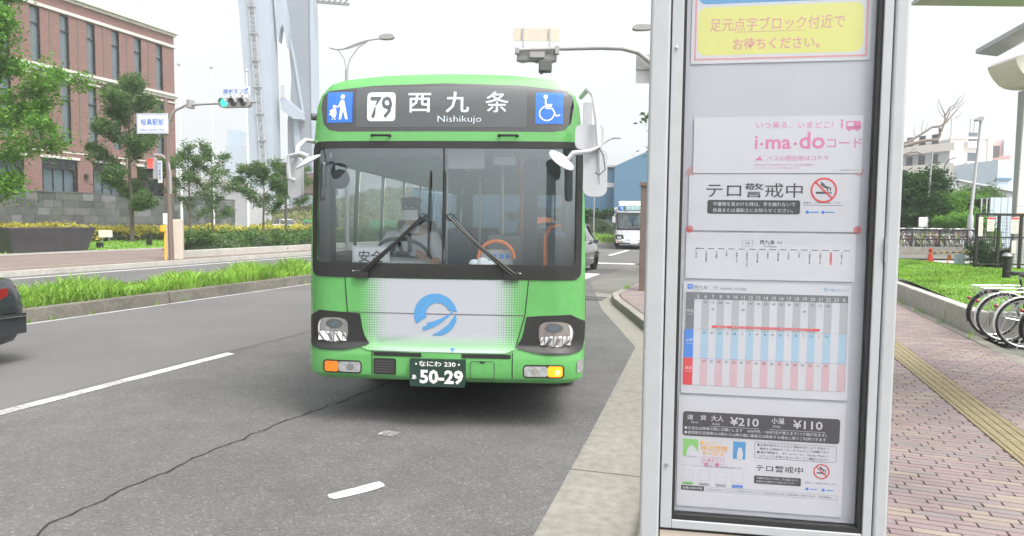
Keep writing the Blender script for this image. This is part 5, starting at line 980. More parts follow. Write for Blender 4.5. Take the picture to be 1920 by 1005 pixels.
rk.box(-.9, .9, 1.0, 3.4, 2.97, 3.05).build('roof_unit', 'white_paint', wb_); w = MB().tube([(-.55, .0, 1.3), (-.1, -.04, 1.55), (.35, -.03, 1.75)], .014, 5).tube([(-.1, -.04, 1.5), (.5, -.03, 1.72)], .012, 5); w.build('wiper_arm', 'black_plastic', wb_)
for s in (-1, 1): MB().tube([(s*1.1, .2, 2.3), (s*1.25, 0, 2.3), (s*1.3, -.05, 2.1)], .02, 6).box(min(s*1.2, s*1.4), max(s*1.2, s*1.4), -.1, -.02, 1.75, 2.15).build('mirror', 'mirror_white', wb_)
MB().box(-1.05, 1.0, .2, .7, 1.0, 1.4).build('dashboard', 'interior', wb_); MB().lathe((-.5, 1.1, 1.0), [(.2, 0), (.24, .35), (.2, .55), (.07, .62), (.07, .68), (.11, .75), (.10, .9), (.02, .95)], 12).build('driver_place', 'interior_dark', wb_, smooth=True)  # the turned shape is the seated driver's dark figure, not a seat
# ================================================================ CARS
def make_car(label, loc, rz, paint, kind='sedan', cat='car', group=None):
    t = thing('parked_car' if cat == 'car' else 'taxi', label, cat, loc, rz, group)
    if kind == 'sedan': st_ = [(-2.35, .45, .60, .70), (-2.28, .30, .72, .80), (-1.9, .22, .80, .85), (-1.0, .20, .92, .86), (0, .20, .95, .87), (1.2, .20, .99, .86), (1.9, .22, 1.03, .85), (2.22, .27, 1.02, .82), (2.30, .34, .92, .80), (2.34, .55, .82, .78)]; cb_ = [(-.95, .93, .93, .80), (-.35, .93, 1.38, .74), (.3, .93, 1.45, .70), (1.0, .95, 1.40, .70), (1.65, 1.0, 1.02, .74)]
    else: st_ = [(-2.1, .45, .70, .70), (-2.0, .28, .85, .80), (-1.6, .22, .98, .84), (-.9, .2, 1.08, .85), (0, .2, 1.1, .86), (1.3, .2, 1.12, .86), (2.0, .25, 1.1, .83), (2.1, .4, 1.0, .80)]; cb_ = [(-1.25, 1.02, 1.04, .80), (-.5, 1.05, 1.62, .74), (.3, 1.05, 1.72, .72), (1.4, 1.05, 1.68, .72), (2.0, 1.05, 1.2, .76)]
    b = MB(); V = []
    for y, z0, z1, w in st_:
        zm = (z0+z1)*.5; V += [(-w*.94, y, z0), (-w, y, z0+.08), (-w*1.01, y, zm), (-w*.985, y, z1-.10), (-w*.93, y, z1-.02), (-w*.6, y, z1+.01), (0, y, z1+.02), (w*.6, y, z1+.01), (w*.93, y, z1-.02), (w*.985, y, z1-.10), (w*1.01, y, zm), (w, y, z0+.08), (w*.94, y, z0)]
    n_ = 13; N = len(st_); b.add(V, [(i*n_+j, i*n_+(j+1) % n_, (i+1)*n_+(j+1) % n_, (i+1)*n_+j) for i in range(N-1) for j in range(n_)]+[tuple(range(n_)), tuple((N-1)*n_+j for j in range(n_))[::-1]]); b.build('body', paint, t, smooth=True, recalc=True)
    V = []
    for y, z0, z1, w in cb_: V += [(-w-.05, y, z0), (-w, y, z0*.4+z1*.6), (-w*.92, y, z1), (w*.92, y, z1), (w, y, z0*.4+z1*.6), (w+.05, y, z0)]
    N = len(cb_); MB().add(V, [(i*6+j, i*6+j+1, (i+1)*6+j+1, (i+1)*6+j) for i in range(N-1) for j in range(5)]).build('windows', 'car_glass', t, smooth=True)
    V = []
    for y, z0, z1, w in cb_[1:-1]: V += [(-w*.93, y, z1+.004), (0, y, z1+.03), (w*.93, y, z1+.004)]
    MB().add(V, [(i*3+j, i*3+j+1, (i+1)*3+j+1, (i+1)*3+j) for i in range(N-3) for j in range(2)]).build('roof', paint, t, smooth=True)
    for s in (-1, 1):
        pl2 = MB()
        for i in (0, 1, 3): a, c = cb_[i], cb_[i+1]; pl2.bar((s*(a[3]+.02), a[0]+.03, a[1]+.02 if i == 0 else a[2]), (s*(c[3]*.93), c[0], c[2]), .05)
        pl2.bar((s*cb_[2][3]*.96, cb_[2][0], cb_[2][2]), (s*(cb_[2][3]+.05), cb_[2][0], cb_[2][1]), .07).build('pillar', paint, t)
        MB().box(*sorted((s*.84, s*1.02)), cb_[0][0]+.25, cb_[0][0]+.4, 1.0, 1.12).build('door_mirror', paint, t, bevel=.02)
        for y in (-1.45, 1.35):
            w = MB().lathe((s*.76, y, .32), [(.2, -.10), (.30, -.1), (.32, -.06), (.32, .06), (.30, .1), (.2, .1)], 24, 'x').build('wheel', 'tyre', t, smooth=True); MB().lathe((s*.80, y, .32), [(.04, -.06), (.19, -.06), (.2, .055), (.04, .07)], 16, 'x').build('rim', 'steel', w)
            MB().torus((s*.86, y, .33), .35, .02, 'x', 24, 5, 0, PI).build('wheel_arch', 'black_plastic', t)
        ye = st_[-1][0]; MB().hexa([(s*.50, ye-.03, .72), (s*.80, ye-.08, .72), (s*.84, ye-.35, .74), (s*.5, ye-.1, .72), (s*.50, ye-.03, .92), (s*.79, ye-.08, .92), (s*.845, ye-.33, .90), (s*.5, ye-.1, .92)]).build('tail_lamp', 'red_lens', t, recalc=True)
        ys = st_[0][0]; MB().hexa([(s*.45, ys+.02, .56), (s*.74, ys+.08, .56), (s*.82, ys+.3, .58), (s*.45, ys+.1, .56), (s*.45, ys+.02, .68), (s*.74, ys+.08, .68), (s*.83, ys+.3, .70), (s*.45, ys+.1, .68)]).build('headlight', 'clear_lens', t, recalc=True)
    for s, ye in ((1, st_[-1][0]), (-1, st_[0][0])):
        b = MB(); V = []
        for x in np.linspace(-.88, .88, 9): q = ye+s*(.05-.14*(abs(x)/.88)**3); V += [(x, q, .36), (x, q+s*.03, .46), (x, q+s*.03, .56), (x, q, .60), (x, q-s*.2, .62)]
        for x, dy in ((-.93, .9), (.93, .9)): pass
        b.add(V, [(i*5+j, i*5+j+1, (i+1)*5+j+1, (i+1)*5+j) for i in range(8) for j in range(4)]).build('bumper', 'car_dark' if paint == 'car_dark' else paint, t, smooth=True)
        for sx_ in (-1, 1): MB().hexa([(sx_*.80, ye-s*.55, .36), (sx_*.90, ye-s*.55, .36), (sx_*.885, ye-s*.04, .36), (sx_*.80, ye-s*.04, .36), (sx_*.80, ye-s*.55, .60), (sx_*.90, ye-s*.55, .60), (sx_*.885, ye-s*.04, .60), (sx_*.80, ye-s*.04, .60)]).build('bumper_end', 'car_dark' if paint == 'car_dark' else paint, t, recalc=True)
        if kind == 'sedan': MB().tube([(-.905, ye-s*.5, .575), (-.895, ye-s*.06, .575), (-.6, ye+s*.10, .575), (.6, ye+s*.10, .575), (.895, ye-s*.06, .575), (.905, ye-s*.5, .575)], .016, 6).build('chrome_strip', 'chrome', t, smooth=True)
    if kind == 'sedan': MB().box(-.905, -.86, -1.8, 1.0, .5, .53).box(.86, .905, -1.8, .95, .5, .53).build('side_moulding', 'black_plastic', t)
    return t
make_car('black taxi saloon leaving the picture at the left edge', (-8.95, 4.17, 0), 0, 'car_dark', cat='taxi')
make_car('dark grey people carrier just behind the green bus', (-5.75, 25.2, 0), PI, 'car_gray', 'van')
make_car('dark car further off, seen between the people carrier and the shrubs', (-11.0, 52.5, 0), PI+.06, 'car_dark')
make_car('small white car parked below the grassy bank, behind the young trees', (-55.0, 80, 0), 1.2, 'white_paint', 'van'); make_car('silver car parked below the grassy bank beside the green site fence', (-50.0, 78.5, 0), 1.3, 'steel')
# ================================================================ SIGNALS AND LAMPS ON THE LEFT
def LF(px, d, py=408): q = np.array([0, 0, CAMH])+(fw+rt*(px-960)/F-up*(py-502.5)/F)*d; return q
def W2(px, d): q = LF(px, d); return (q[0], q[1])
t = thing('traffic_signal', 'traffic signal with green light on a long curved arm beside the blue lettered signs', 'traffic signal', (-20.4, 22.3, .14))
MB().tube([(0, 0, 0), (-.05, 0, 2.5), (-.12, 0, 5.6), (-.12, 0, 6.1)], [.10, .09, .075, .06], 12).build('pole', 'brown_post', t, smooth=True)
MB().tube([(-.12, 0, 4.7), (-.02, .02, 5.25), (.25, .05, 5.62), (.7, .1, 5.80), (1.3, .2, 5.84), (3.3, .45, 5.88), (3.5, .48, 5.88)], [.055, .055, .05, .05, .045, .04, .04], 10).build('arm', 'signal_gray', t, smooth=True)
MB().box(.82, .96, -.02, .28, 5.68, 6.0).build('clamp', 'signal_gray', t, bevel=.02)
hd = Flat().poly(rr(2.12, 3.32, 5.68, 6.03, .12)).build('signal_head', 'signal_gray', t, lambda x, z: (x, .15+.12*(x-2), z), thick=.2, smooth=True)
for i in range(3):
    x = 2.33+i*.38; y = .15+.12*(x-2); MB().lathe((x, y, 5.855), [(.14, .02), (.14, -.012), (.10, -.03), (.01, -.035)], 20, 'y').build('lens', 'green_lit' if i == 0 else 'dark_gray', hd, smooth=True)
    MB().torus((x, y-.1, 5.855), .155, .012, 'y', 18, 5, R(-20), R(200)).add([(x+math.cos(a)*.155, y-q, 5.855+math.sin(a)*.155) for q in (0, .16) for a in np.linspace(0, PI, 10)], [(j, j+1, j+11, j+10) for j in range(9)]).build('visor', 'signal_gray', hd)
o = thing('sign', 'white sign with blue lettering mounted above the green signal light', 'sign', (-20.4, 22.3, .14)); MB().box(2.18, 3.36, .30, .33, 6.12, 6.42).build('panel', 'white_paint', o); Flat().text('押ボタン式', 2.77, 6.17, .24, w=1.1, al='c', bold=.012).build('lettering', 'ink_blue', o, lambda x, z: (x, .296, z)); MB().bar((2.5, .35, 5.9), (2.5, .35, 6.2), .04).bar((3.0, .35, 5.9), (3.0, .35, 6.2), .04).build('bracket', 'signal_gray', o)
o = thing('sign', 'white street name sign with large blue characters over small Latin letters', 'sign', (-20.4, 22.3, .14), R(10)); MB().box(-1.24, .02, -.09, -.06, 4.75, 5.50).build('panel', 'white_paint', o, bevel=.01)
Flat().frame(-1.215, -.005, 4.775, 5.475, .015, .03).text('桜島駅前', -.61, 5.08, .27, w=.93, al='c', bold=.015).text('Sakurajima Sta.', -.61, 4.85, .17, w=1.02, al='c').build('lettering', 'ink_blue', o, lambda x, z: (x, -.094, z))
t = thing('pedestrian_signal', 'red pedestrian signal hanging from a bent arm beside a vertical blue lettered sign', 'pedestrian signal', (-20.4, 22.3, .14))
MB().tube([(.03, 0, 2.5), (.02, 0, 3.3), (-.05, -.02, 3.75), (-.28, -.05, 3.95), (-.62, -.1, 3.98)], .045, 8).build('arm', 'signal_gray', t, smooth=True)
MB().box(-.78, -.48, -.28, -.06, 3.05, 3.85).build('housing', 'signal_gray', t, bevel=.03); MB().box(-.74, -.52, -.30, -.281, 3.47, 3.80).build('red_lamp', 'red_lit', t); MB().box(-.74, -.52, -.30, -.281, 3.09, 3.43).build('green_lamp', 'interior_dark', t)
MB().box(-.80, -.46, -.42, -.28, 3.81, 3.84).box(-.80, -.46, -.42, -.28, 3.44, 3.46).build('visor', 'signal_gray', t)
MB().box(-.44, -.26, -.12, -.09, 2.92, 3.75).build('label_panel', 'white_paint', t); Flat().text('歩行者専用', -.35, 3.72, .13, vert=True, bold=.015).build('lettering', 'ink_blue', t, lambda x, z: (x, -.124, z))
t = thing('push_button_box', 'yellow push button box strapped to the signal pole above a yellow post', 'push button', (-20.4, 22.3, .14)); MB().box(-.26, -.08, -.28, -.14, 1.08, 1.32).build('box', 'yellow_box', t, bevel=.02); MB().tube([(-.16, -.12, 0), (-.16, -.12, 1.1)], .04, 8).build('post', 'yellow_box', t); MB().box(-.24, -.06, -.13, -.10, 1.36, 1.78).build('notice', 'white_paint', t)
MB().box(-.3, .3, -.2, .2, 0, 1.55).build('cabinet', 'beige', label='beige upright control cabinet beside the signal pole', cat='cabinet', loc=(-20.9, 23.05, .14), rz=.6, bevel=.02)
# double-armed street lamp behind the green bus
def lamp(label, px, d, ztop, arms, poleh=None, r=.07):
    x, y = W2(px, d); t = thing('street_lamp', label, 'street lamp', (x, y, .0), YAW); return t
x, y = W2(651, 34)
t = thing('street_lamp', 'two armed grey street lamp rising behind the green bus roof', 'street lamp', (x, y, .1), YAW)
z0 = 8.6; MB().tube([(0, 0, 0), (0, 0, z0)], [.1, .07], 10).build('pole', 'signal_gray', t, smooth=True)
MB().tube([(0, 0, z0-.1), (-.1, 0, z0+.5), (-.4, 0, z0+.95)], .028, 6).tube([(0, 0, z0-.1), (.15, 0, z0+.5), (.55, 0, z0+1.05), (.95, 0, z0+1.3)], .028, 6).tube([(-.80, 0, z0+1.02), (-.5, 0, z0+.95), (-.2, 0, z0+.95), (.3, 0, z0+1.15), (.9, 0, z0+1.36), (1.55, 0, z0+1.46)], .035, 6).tube([(-.35, 0, z0+.93), (.1, 0, z0+1.0), (.6, 0, z0+1.18), (1.0, 0, z0+1.35)], .025, 6).build('arm', 'signal_gray', t, smooth=True)
Flat().poly(smoothpoly([(1.5, z0+1.42), (1.55, z0+1.62), (2.1, z0+1.68), (2.25, z0+1.55), (2.1, z0+1.42)], 2)).build('lamp_head', 'signal_gray', t, lambda x, z: (x, -.15, z), thick=.3, smooth=True)
x, y = W2(1127, 60); t = thing('street_lamp', 'distant street lamp head above the bus mirror', 'street lamp', (x, y, 0), YAW); MB().tube([(-.6, 0, 0), (-.6, 0, 7.4), (-.2, 0, 8.0), (.4, 0, 8.5), (.9, 0, 8.7)], .06, 6).build('pole', 'signal_gray', t, smooth=True); MB().box(.8, 1.5, -.12, .12, 8.66, 8.8).build('lamp_head', 'signal_gray', t, bevel=.04)
x, y = W2(1300, 26); t = thing('street_lamp', 'grey street lamp reaching out from behind the notice case', 'street lamp', (x, y, .1), YAW); MB().tube([(0, 0, 0), (0, 0, 7.7), (-.3, 0, 8.3), (-.9, 0, 8.52), (-1.7, 0, 8.56)], .06, 8).build('pole', 'signal_gray', t, smooth=True); Flat().poly(smoothpoly([(-2.35, 8.50), (-2.3, 8.66), (-1.7, 8.66), (-1.5, 8.58), (-1.7, 8.48), (-2.2, 8.46)], 2)).build('lamp_head', 'signal_gray', t, lambda x, z: (x, -.12, z), thick=.24, smooth=True)
# signal seen from behind
x, y = W2(1240, 17); t = thing('traffic_signal', 'traffic signal seen from behind, hanging over the green bus on a curved arm', 'traffic signal', (x, y, .15), YAW)
q = 17/F
def l2(px, py): return ((px-1240)*q, CAMH-.15+(417-py)*q)
pts = [(0, 0, 0), (0, 0, 3.4)]+[(l2(a, b_)[0], 0, l2(a, b_)[1]) for a, b_ in ((1236, 190), (1230, 150), (1213, 120), (1190, 103), (1160, 96), (1120, 95), (1040, 98), (966, 101))]
MB().tube(pts, [.1, .09, .075, .065, .06, .055, .05, .05, .045, .04], 10).build('arm', 'signal_gray', t, smooth=True)
a = l2(965, 119); c = l2(1041, 97); MB().box(a[0], c[0], .05, .30, a[1], c[1], tp=.03).build('signal_head', 'signal_gray', t, bevel=.05); MB().box(a[0]+.3, c[0]-.3, -.02, .06, a[1]+.05, a[1]+.22).build('hinge_cover', 'signal_gray', t, bevel=.02)
a = l2(966, 116); 
for k in range(3): MB().lathe((a[0]+.15+k*.33, .28, a[1]+.13), [(.13, 0), (.14, .08), (.14, .2)], 16, 'y').build('visor', 'signal_gray', t)
a = l2(1007, 140); c = l2(1031, 119); MB().box(a[0], c[0], .0, .3, a[1]+.03, c[1]).box(a[0]+.02, a[0]+.1, .05, .1, a[1]-.04, a[1]+.04).box(a[0]+.14, a[0]+.17, .05, .1, a[1]-.02, a[1]+.04).build('camera_box', 'dark_gray', t, bevel=.03)
a = l2(958, 82); c = l2(1045, 59); MB().box(a[0], c[0], .1, .12, a[1], c[1]).build('name_plate', 'beige', t); a1 = l2(977, 103); a2 = l2(1026, 62)
for k in (a1[0], a2[0]): MB().box(k-.02, k+.02, .06, .098, a1[1], a2[1]+.02).build('bracket', 'gray_paint', t)
MB().box(l2(962, 0)[0], l2(970, 0)[0], -.05, .1, l2(0, 108)[1], l2(0, 97)[1]).box(l2(1036, 0)[0], l2(1044, 0)[0], -.05, .1, l2(0, 108)[1], l2(0, 93)[1]).build('clamp', 'signal_gray', t, bevel=.01)
a = l2(1188, 157); c = l2(1262, 104); o = thing('sign', 'back of a grey metal road sign beside the notice case', 'sign', (x, y, .15), YAW); MB().box(a[0], c[0], .12, .14, a[1], c[1]).build('panel', 'gray_paint', o); MB().box(a[0]+.01, c[0], .09, .12, (a[1]+c[1])/2-.02, (a[1]+c[1])/2+.02).build('rib', 'gray_paint', o)
x, y = W2(1268, 24); tree('leafy street tree whose twig tips show beside the notice case', (x+.7, y, .15), 6.2, 1.2, 3, 2500, .1, 'leaf_mid', 31, tr=.08, limbs=8)
# ================================================================ RIGHT SIDE
lw = bpy.data.objects.new('lawn_wall', None); finish(lw, None, kind='structure')
for y0, y1 in ((12.1, 13.62), (13.68, 20), (20.02, 26.5)): MB().box(3.42, 3.62, y0, y1, .10, .50).build('wall_block', 'concrete', lw, bevel=.02)
MB().box(3.625, 7.5, 12.1, 12.3, .10, .50).build('wall_block', 'concrete', lw, bevel=.02)
hill('lawn', 3.6, 9.2, 12.28, 26.3, lambda u, v: .47+.10*min(1, v*3)+.08*math.sin(u*7)*math.sin(v*9), 'lawn_base', 14, 30, kind='structure')
blades('lawn_grass', 36000, (3.6, 8.6), (12.3, 26.2), .46, .11, 'grass', w=.009, lean=1.2, zf=lambda x, y: .44+.12*np.minimum(1, (y-12.3)/14*3)+.07*np.sin((x-3.6)/5.6*7)*np.sin((y-12.3)/14*9), label='uneven bright green lawn behind the low concrete wall', cat='grass', kind='stuff')
gx = KX
def yard(px0, px1, d0, d1, z, name, m_, th=.03):
    q = [LF(px0, d0), LF(px1, d0), LF(px1, d1), LF(px0, d1)]; return MB().hexa([(p[0], p[1], z-th) for p in q]+[(p[0], p[1], z) for p in q]).build(name, m_, kind='structure')
yard(1500, 2200, 26.5, 28.2, .40, 'yard_kerb', 'concrete', .2); yard(1500, 2200, 28.3, 32, .475, 'yard_road', 'asphalt_old'); yard(1500, 2400, 32.3, 60, .5, 'yard_ground', 'asphalt_old')
def fr(px, d): x, y = W2(px, d); return (x, y, .48), YAW
l_, r_ = fr(1660, 32); o = thing('low_wall', 'low dark wall in front of the rows of parked bicycles', 'wall', l_, r_); MB().box(0, 8, 0, .2, 0, .33).build('wall', 'concrete_dark', o)
l_, r_ = fr(1660, 32.6); o = thing('rail_fence', 'two rail dark metal fence in front of the parked bicycles', 'fence', l_, r_)
for i in range(5): MB().bar((i*1.25, 0, 0), (i*1.25, 0, 1.10), .05).build('post', 'black_metal', o)
for z in (.66, 1.10): MB().bar((0, 0, z), (5, 0, z), .05).build('rail', 'black_metal', o)
# bicycles
def make_bike(label, loc, rz, paint, group, basket=True, fender='steel', lo=False):
    t = thing('bicycle', label, 'bicycle', loc, rz, group); n_, k_ = (20, 5) if lo else (40, 8)
    for x, nm in ((0, 'rear'), (1.1, 'front')):
        w = MB().torus((x, 0, .34), .323, .019, 'y', n_, k_).build('wheel', 'tyre', t, smooth=True)
        MB().torus((x, 0, .34), .302, .011, 'y', n_, 5).build('rim', 'mid_gray' if lo else 'steel', w, smooth=True); s_ = MB(); m_ = 16 if lo else 28
        for i in range(m_): a = 2*PI*i/m_; s_.bar((x+.02*math.cos(a+.8), .02*(-1)**i, .34+.02*math.sin(a+.8)), (x+.3*math.cos(a), 0, .34+.3*math.sin(a)), .003 if not lo else .0025)
        s_.build('spokes', 'steel', w); MB().lathe((x, -.05, .34), [(.012, 0), (.02, .01), (.016, .05), (.02, .09), (.012, .1)], 10, 'y').build('hub', 'steel', w)
        a0, a1 = (R(20), R(200)) if x == 0 else (R(15), R(165)); f_ = MB(); V = []; m_ = 14
        for i in range(m_+1):
            a = a0+(a1-a0)*i/m_
            for y_, rr_ in ((-.028, .348), (-.012, .362), (.012, .362), (.028, .348)): V.append((x+rr_*math.cos(a), y_, .34+rr_*math.sin(a)))
        f_.add(V, [(i*4+j, i*4+j+1, i*4+j+5, i*4+j+4) for i in range(m_) for j in range(3)]).build('mudguard', fender, t, smooth=True)
    MB().tube([(.42, 0, .28), (.95, 0, .62)], .019, 8).tube([(.42, 0, .28), (.32, 0, .85)], .016, 8).tube([(.90, 0, .80), (.96, 0, .58)], .02, 8).tube([(.36, 0, .52), (.93, 0, .70)], .015, 8).tube([(0, .05, .34), (.42, .04, .28)], .01, 6).tube([(0, -.05, .34), (.42, -.04, .28)], .01, 6).tube([(0, .05, .34), (.34, .02, .72)], .008, 6).tube([(0, -.05, .34), (.34, -.02, .72)], .008, 6).tube([(.96, .05, .58), (1.03, .055, .5), (1.1, .055, .34)], .01, 6).tube([(.96, -.05, .58), (1.03, -.055, .5), (1.1, -.055, .34)], .01, 6).build('frame', paint, t, smooth=True)
    MB().hexa([(.18, -.10, .90), (.40, -.03, .92), (.40, .03, .92), (.18, .10, .90), (.17, -.11, .96), (.44, -.025, .95), (.44, .025, .95), (.17, .11, .96)]).build('saddle', 'black_plastic', t, bevel=.015)
    MB().tube([(.32, 0, .82), (.30, 0, .92)], .013, 6).build('seat_post', 'steel', t)
    MB().tube([(.90, 0, .80), (.87, 0, .98), (.90, .08, 1.02), (.86, .24, 1.02), (.72, .28, 1.0)], .011, 6).tube([(.87, 0, .98), (.90, -.08, 1.02), (.86, -.24, 1.02), (.72, -.28, 1.0)], .011, 6).build('handlebar', 'steel', t, smooth=True)
    MB().tube([(.76, .27, 1.0), (.66, .29, .99)], .018, 6).build('grip', 'rubber', t); MB().tube([(.76, -.27, 1.0), (.66, -.29, .99)], .018, 6).build('grip', 'rubber', t)
    rk_ = MB().tube([(-.28, -.06, .745), (.30, -.06, .76)], .007, 5).tube([(-.28, .06, .745), (.30, .06, .76)], .007, 5).tube([(-.28, -.06, .745), (-.31, 0, .745), (-.28, .06, .745)], .007, 5)
    for y_ in (-.06, .06): rk_.tube([(-.22, y_, .745), (-.02, y_*1.1, .36)], .006, 5).tube([(-.24, y_, .75), (-.30, y_, .70), (-.20, y_, .60)], .006, 5)
    for i in range(4): rk_.bar((-.2+i*.13, -.06, .75), (-.2+i*.13, .06, .75), .008)
    rk_.build('carrier', 'chrome', t, smooth=True); MB().lathe((-.345, 0, .56), [(.024, .03), (.026, .005), (.015, -.012)], 12, 'x').build('reflector', 'red_lens', t)
    MB().tube([(.42, -.09, .28), (.42, .09, .28)], .012, 6).tube([(.42, -.08, .28), (.53, -.085, .17)], .01, 5).tube([(.42, .08, .28), (.31, .085, .39)], .01, 5).box(.49, .57, -.17, -.09, .155, .18).box(.27, .35, .09, .17, .38, .405).build('crank', 'steel', t); MB().lathe((.42, -.06, .28), [(.085, 0), (.09, .006), (.085, .012)], 20, 'y').build('chain_guard', paint, t)
    MB().tube([(0, .07, .34), (-.12, .12, .02)], .009, 5).tube([(0, -.07, .34), (-.12, -.12, .02)], .009, 5).tube([(-.12, .12, .02), (-.12, -.12, .02)], .009, 5).build('kickstand', 'steel', t)
    if basket:
        b_ = MB()
        for z, s in ((.74, .8), (.82, .87), (.90, .94), (.98, 1)):
            b_.tube([(1.02, -.17*s, z), (1.02+.24*s, -.17*s, z), (1.02+.24*s, .17*s, z), (1.02, .17*s, z)], .004, 4, closed=True)
        for i in range(6): y_ = -.15+.06*i; b_.bar((1.25, y_*.8, .74), (1.26, y_, .98), .004).bar((1.02, y_*.8, .74), (1.02, y_, .98), .004)
        for i in range(4): x_ = 1.04+.06*i; b_.bar((x_, -.14, .74), (x_, -.17, .98), .004).bar((x_, .14, .74), (x_, .17, .98), .004)
        b_.build('basket', 'dark_gray' if lo else 'steel', t)
    return t
mk('frame_blue', (.05, .09, .25), .3, coat=.5); mk('frame_lime', (.35, .50, .06), .3, coat=.5); mk('frame_red', (.40, .03, .04), .3, coat=.5)
NG = 'bicycles parked at the right edge'
make_bike('black tyred bicycle standing furthest left at the end of the low concrete wall', (3.62, 11.95, .155), R(6), 'black_gloss', NG, fender='black_plastic')
make_bike('bicycle with broad silver mudguard, second from the lawn wall end', (3.60, 11.45, .155), R(-2), 'steel', NG, fender='white_paint')
make_bike('bicycle with white mudguard and chrome carrier in the middle of the right edge row', (3.64, 10.85, .155), R(3), 'frame_blue', NG, fender='white_paint')
make_bike('nearest dark bicycle, cut off by the right edge of the picture', (3.78, 10.35, .155), R(-3), 'frame_red', NG, fender='black_plastic')
MB().box(3.5, 6, 10.2, 10.24, .152, .17).box(3.5, 6, 11.3, 11.34, .152, .17).build('bicycle_rack', 'steel', label='low metal rack rails under the parked bicycles at the right edge', cat='rack')
G2 = 'bicycles packed behind the two rail fence'; far = []
for k, (pc_, fe) in enumerate((('steel', 'dark_gray'), ('frame_lime', 'steel'), ('black_gloss', 'black_plastic'), ('frame_red', 'black_plastic'))):
    x, y = W2(1684+k*9, 34.0); far.append(make_bike('bicycle parked in the packed rows behind the two rail fence', (x, y, .60), YAW+R(70+k*9), pc_, G2, fender=fe, lo=True))
rg = random.Random(9)
for row, d in ((0, 34.2), (1, 36.6), (2, 39.5)):
    for i in range(12 if row else 9):
        px = 1690+(i+(4 if row == 0 else 0))*12.5+rg.uniform(-3, 3); x, y = W2(px, d+rg.uniform(-.2, .2)); copy_tree(far[rg.randrange(4)], (x, y, .60), YAW+R(rg.choice((75, 90, 100, 255, 270)))+rg.uniform(-.15, .15))
# cone, striped bar, small board
x, y = W2(1748, 22.9); cn = MB().lathe((0, 0, 0), [(.17, .03), (.13, .05), (.06, .42), (.035, .50)], 18).box(-.19, .19, -.19, .19, 0, .035).build('traffic_cone', 'cone_red', label='red traffic cone standing at the edge of the lawn', cat='traffic cone', loc=(x, y, .42), smooth=True)
MB().lathe((0, 0, .5), [(.04, 0), (.055, .03), (.055, .10), (.02, .13)], 14).build('cone_cap', 'cone_red', cn, smooth=True); MB().torus((0, 0, .46), .05, .012, 'z', 14, 5).build('ring', 'yellow_box', cn)
o = thing('barrier_bar', 'yellow and black striped bar running from the red cone to the black fence', 'barrier', (x, y, .42), YAW)
for i in range(12): MB().tube([(.08+i*.10, 0, .47+i*.004), (.18+i*.10, 0, .474+i*.004)], .018, 8).build('stripe', 'yellow_box' if i % 2 else 'black_plastic', o)
MB().box(.76, 1.1, -.02, .0, .13, .45).build('hanging_sheet', 'pale_blue_wall', label='pale blue sheet hanging from the striped bar', cat='sheet', loc=(x, y, .42), rz=YAW)
MB().box(0, .09, 0, .05, .02, .20).bar((0, 0, 0), (-.2, 0, -.2), .03).build('leaning_tag', 'orange', label='small orange and black tag leaning below the striped bar', cat='tag', loc=(x+.55, y+.17, .63), rz=YAW)
# black mesh fence with boards
l_, r_ = fr(1833, 20.5); l_ = (l_[0], l_[1], .56); o = thing('mesh_fence', 'tall black metal mesh fence beside the station building', 'fence', l_, r_)
for x_ in (0, .62, 1.25, 1.9, 2.6): MB().box(x_-.035, x_+.035, -.03, .03, 0, 1.56).build('post', 'black_metal', o)
MB().box(-.03, 2.65, -.035, .035, 1.5, 1.57).box(-.03, 2.65, -.02, .02, .86, .90).box(-.03, 2.65, -.02, .02, .1, .14).build('rail', 'black_metal', o); m_ = MB()
for i in range(52): m_.bar((.02+i*.05, 0, .1), (.02+i*.05, 0, 1.52), .005)
for i in range(14): m_.bar((0, .006, .12+i*.1), (2.6, .006, .12+i*.1), .005)
m_.build('mesh', 'black_metal', o, kind='stuff')
def notice(label, x0, x1, z0, z1, red=False, txt=None):
    p = thing('notice_board', label, 'notice', l_, r_); MB().box(x0, x1, -.07, -.05, z0, z1).build('panel', 'white_cream', p)
    if red: MB().box(x0, x1, -.075, -.0705, z1-.06, z1-.01).build('red_band', 'ink_red', p)
    f_ = Flat(); 
    for k in range(int((z1-z0-.1)/.05)): f_.rect(x0+.02, x1-.02-.02*(k % 3), z0+.04+k*.05, z0+.052+k*.05)
    f_.build('print', 'ink_gray', p, lambda x, z: (x, -.0706, z))
notice('narrow upright white notice at the left post of the black fence', .0, .12, .92, 1.46); notice('cream notice with red heading in the first bay of the black fence', .24, .44, 1.06, 1.46, True); notice('cream notice with red heading in the second bay of the black fence', .92, 1.12, 1.0, 1.46, True); notice('small upright white notice low in the second bay of the black fence', .97, 1.08, .44, .80)
l3, _ = fr(1840, 21.5); c = MB(); C_ = np.array([[RNG.uniform(0, 2.2), RNG.uniform(0, .7), RNG.uniform(.1, .75)] for _ in range(30)]); leafcloud(c, C_, .28, 6000, .05); b_ = thing('shrub', 'dark green shrub growing through the foot of the black mesh fence', 'shrub', (l3[0], l3[1], .4), YAW); c.build('leaves', 'leaf_dark', b_, kind='stuff'); MB().tube([(.5, .3, 0), (.6, .3, .5)], .02, 5).tube([(1.5, .3, 0), (1.4, .35, .5)], .02, 5).build('stem', 'bark', b_)
x, y = W2(1893, 16.5); b_ = MB().lathe((0, 0, 0), [(.085, 0), (.085, .44), (.10, .45), (.10, .50)], 18).build('bollard', 'black_metal', label='short black bollard with a grey cap behind the bicycles', cat='bollard', loc=(x, y, .58), smooth=True); MB().lathe((0, 0, .5), [(.10, 0), (.085, .05), (.02, .08)], 16).build('cap', 'steel', b_, smooth=True)
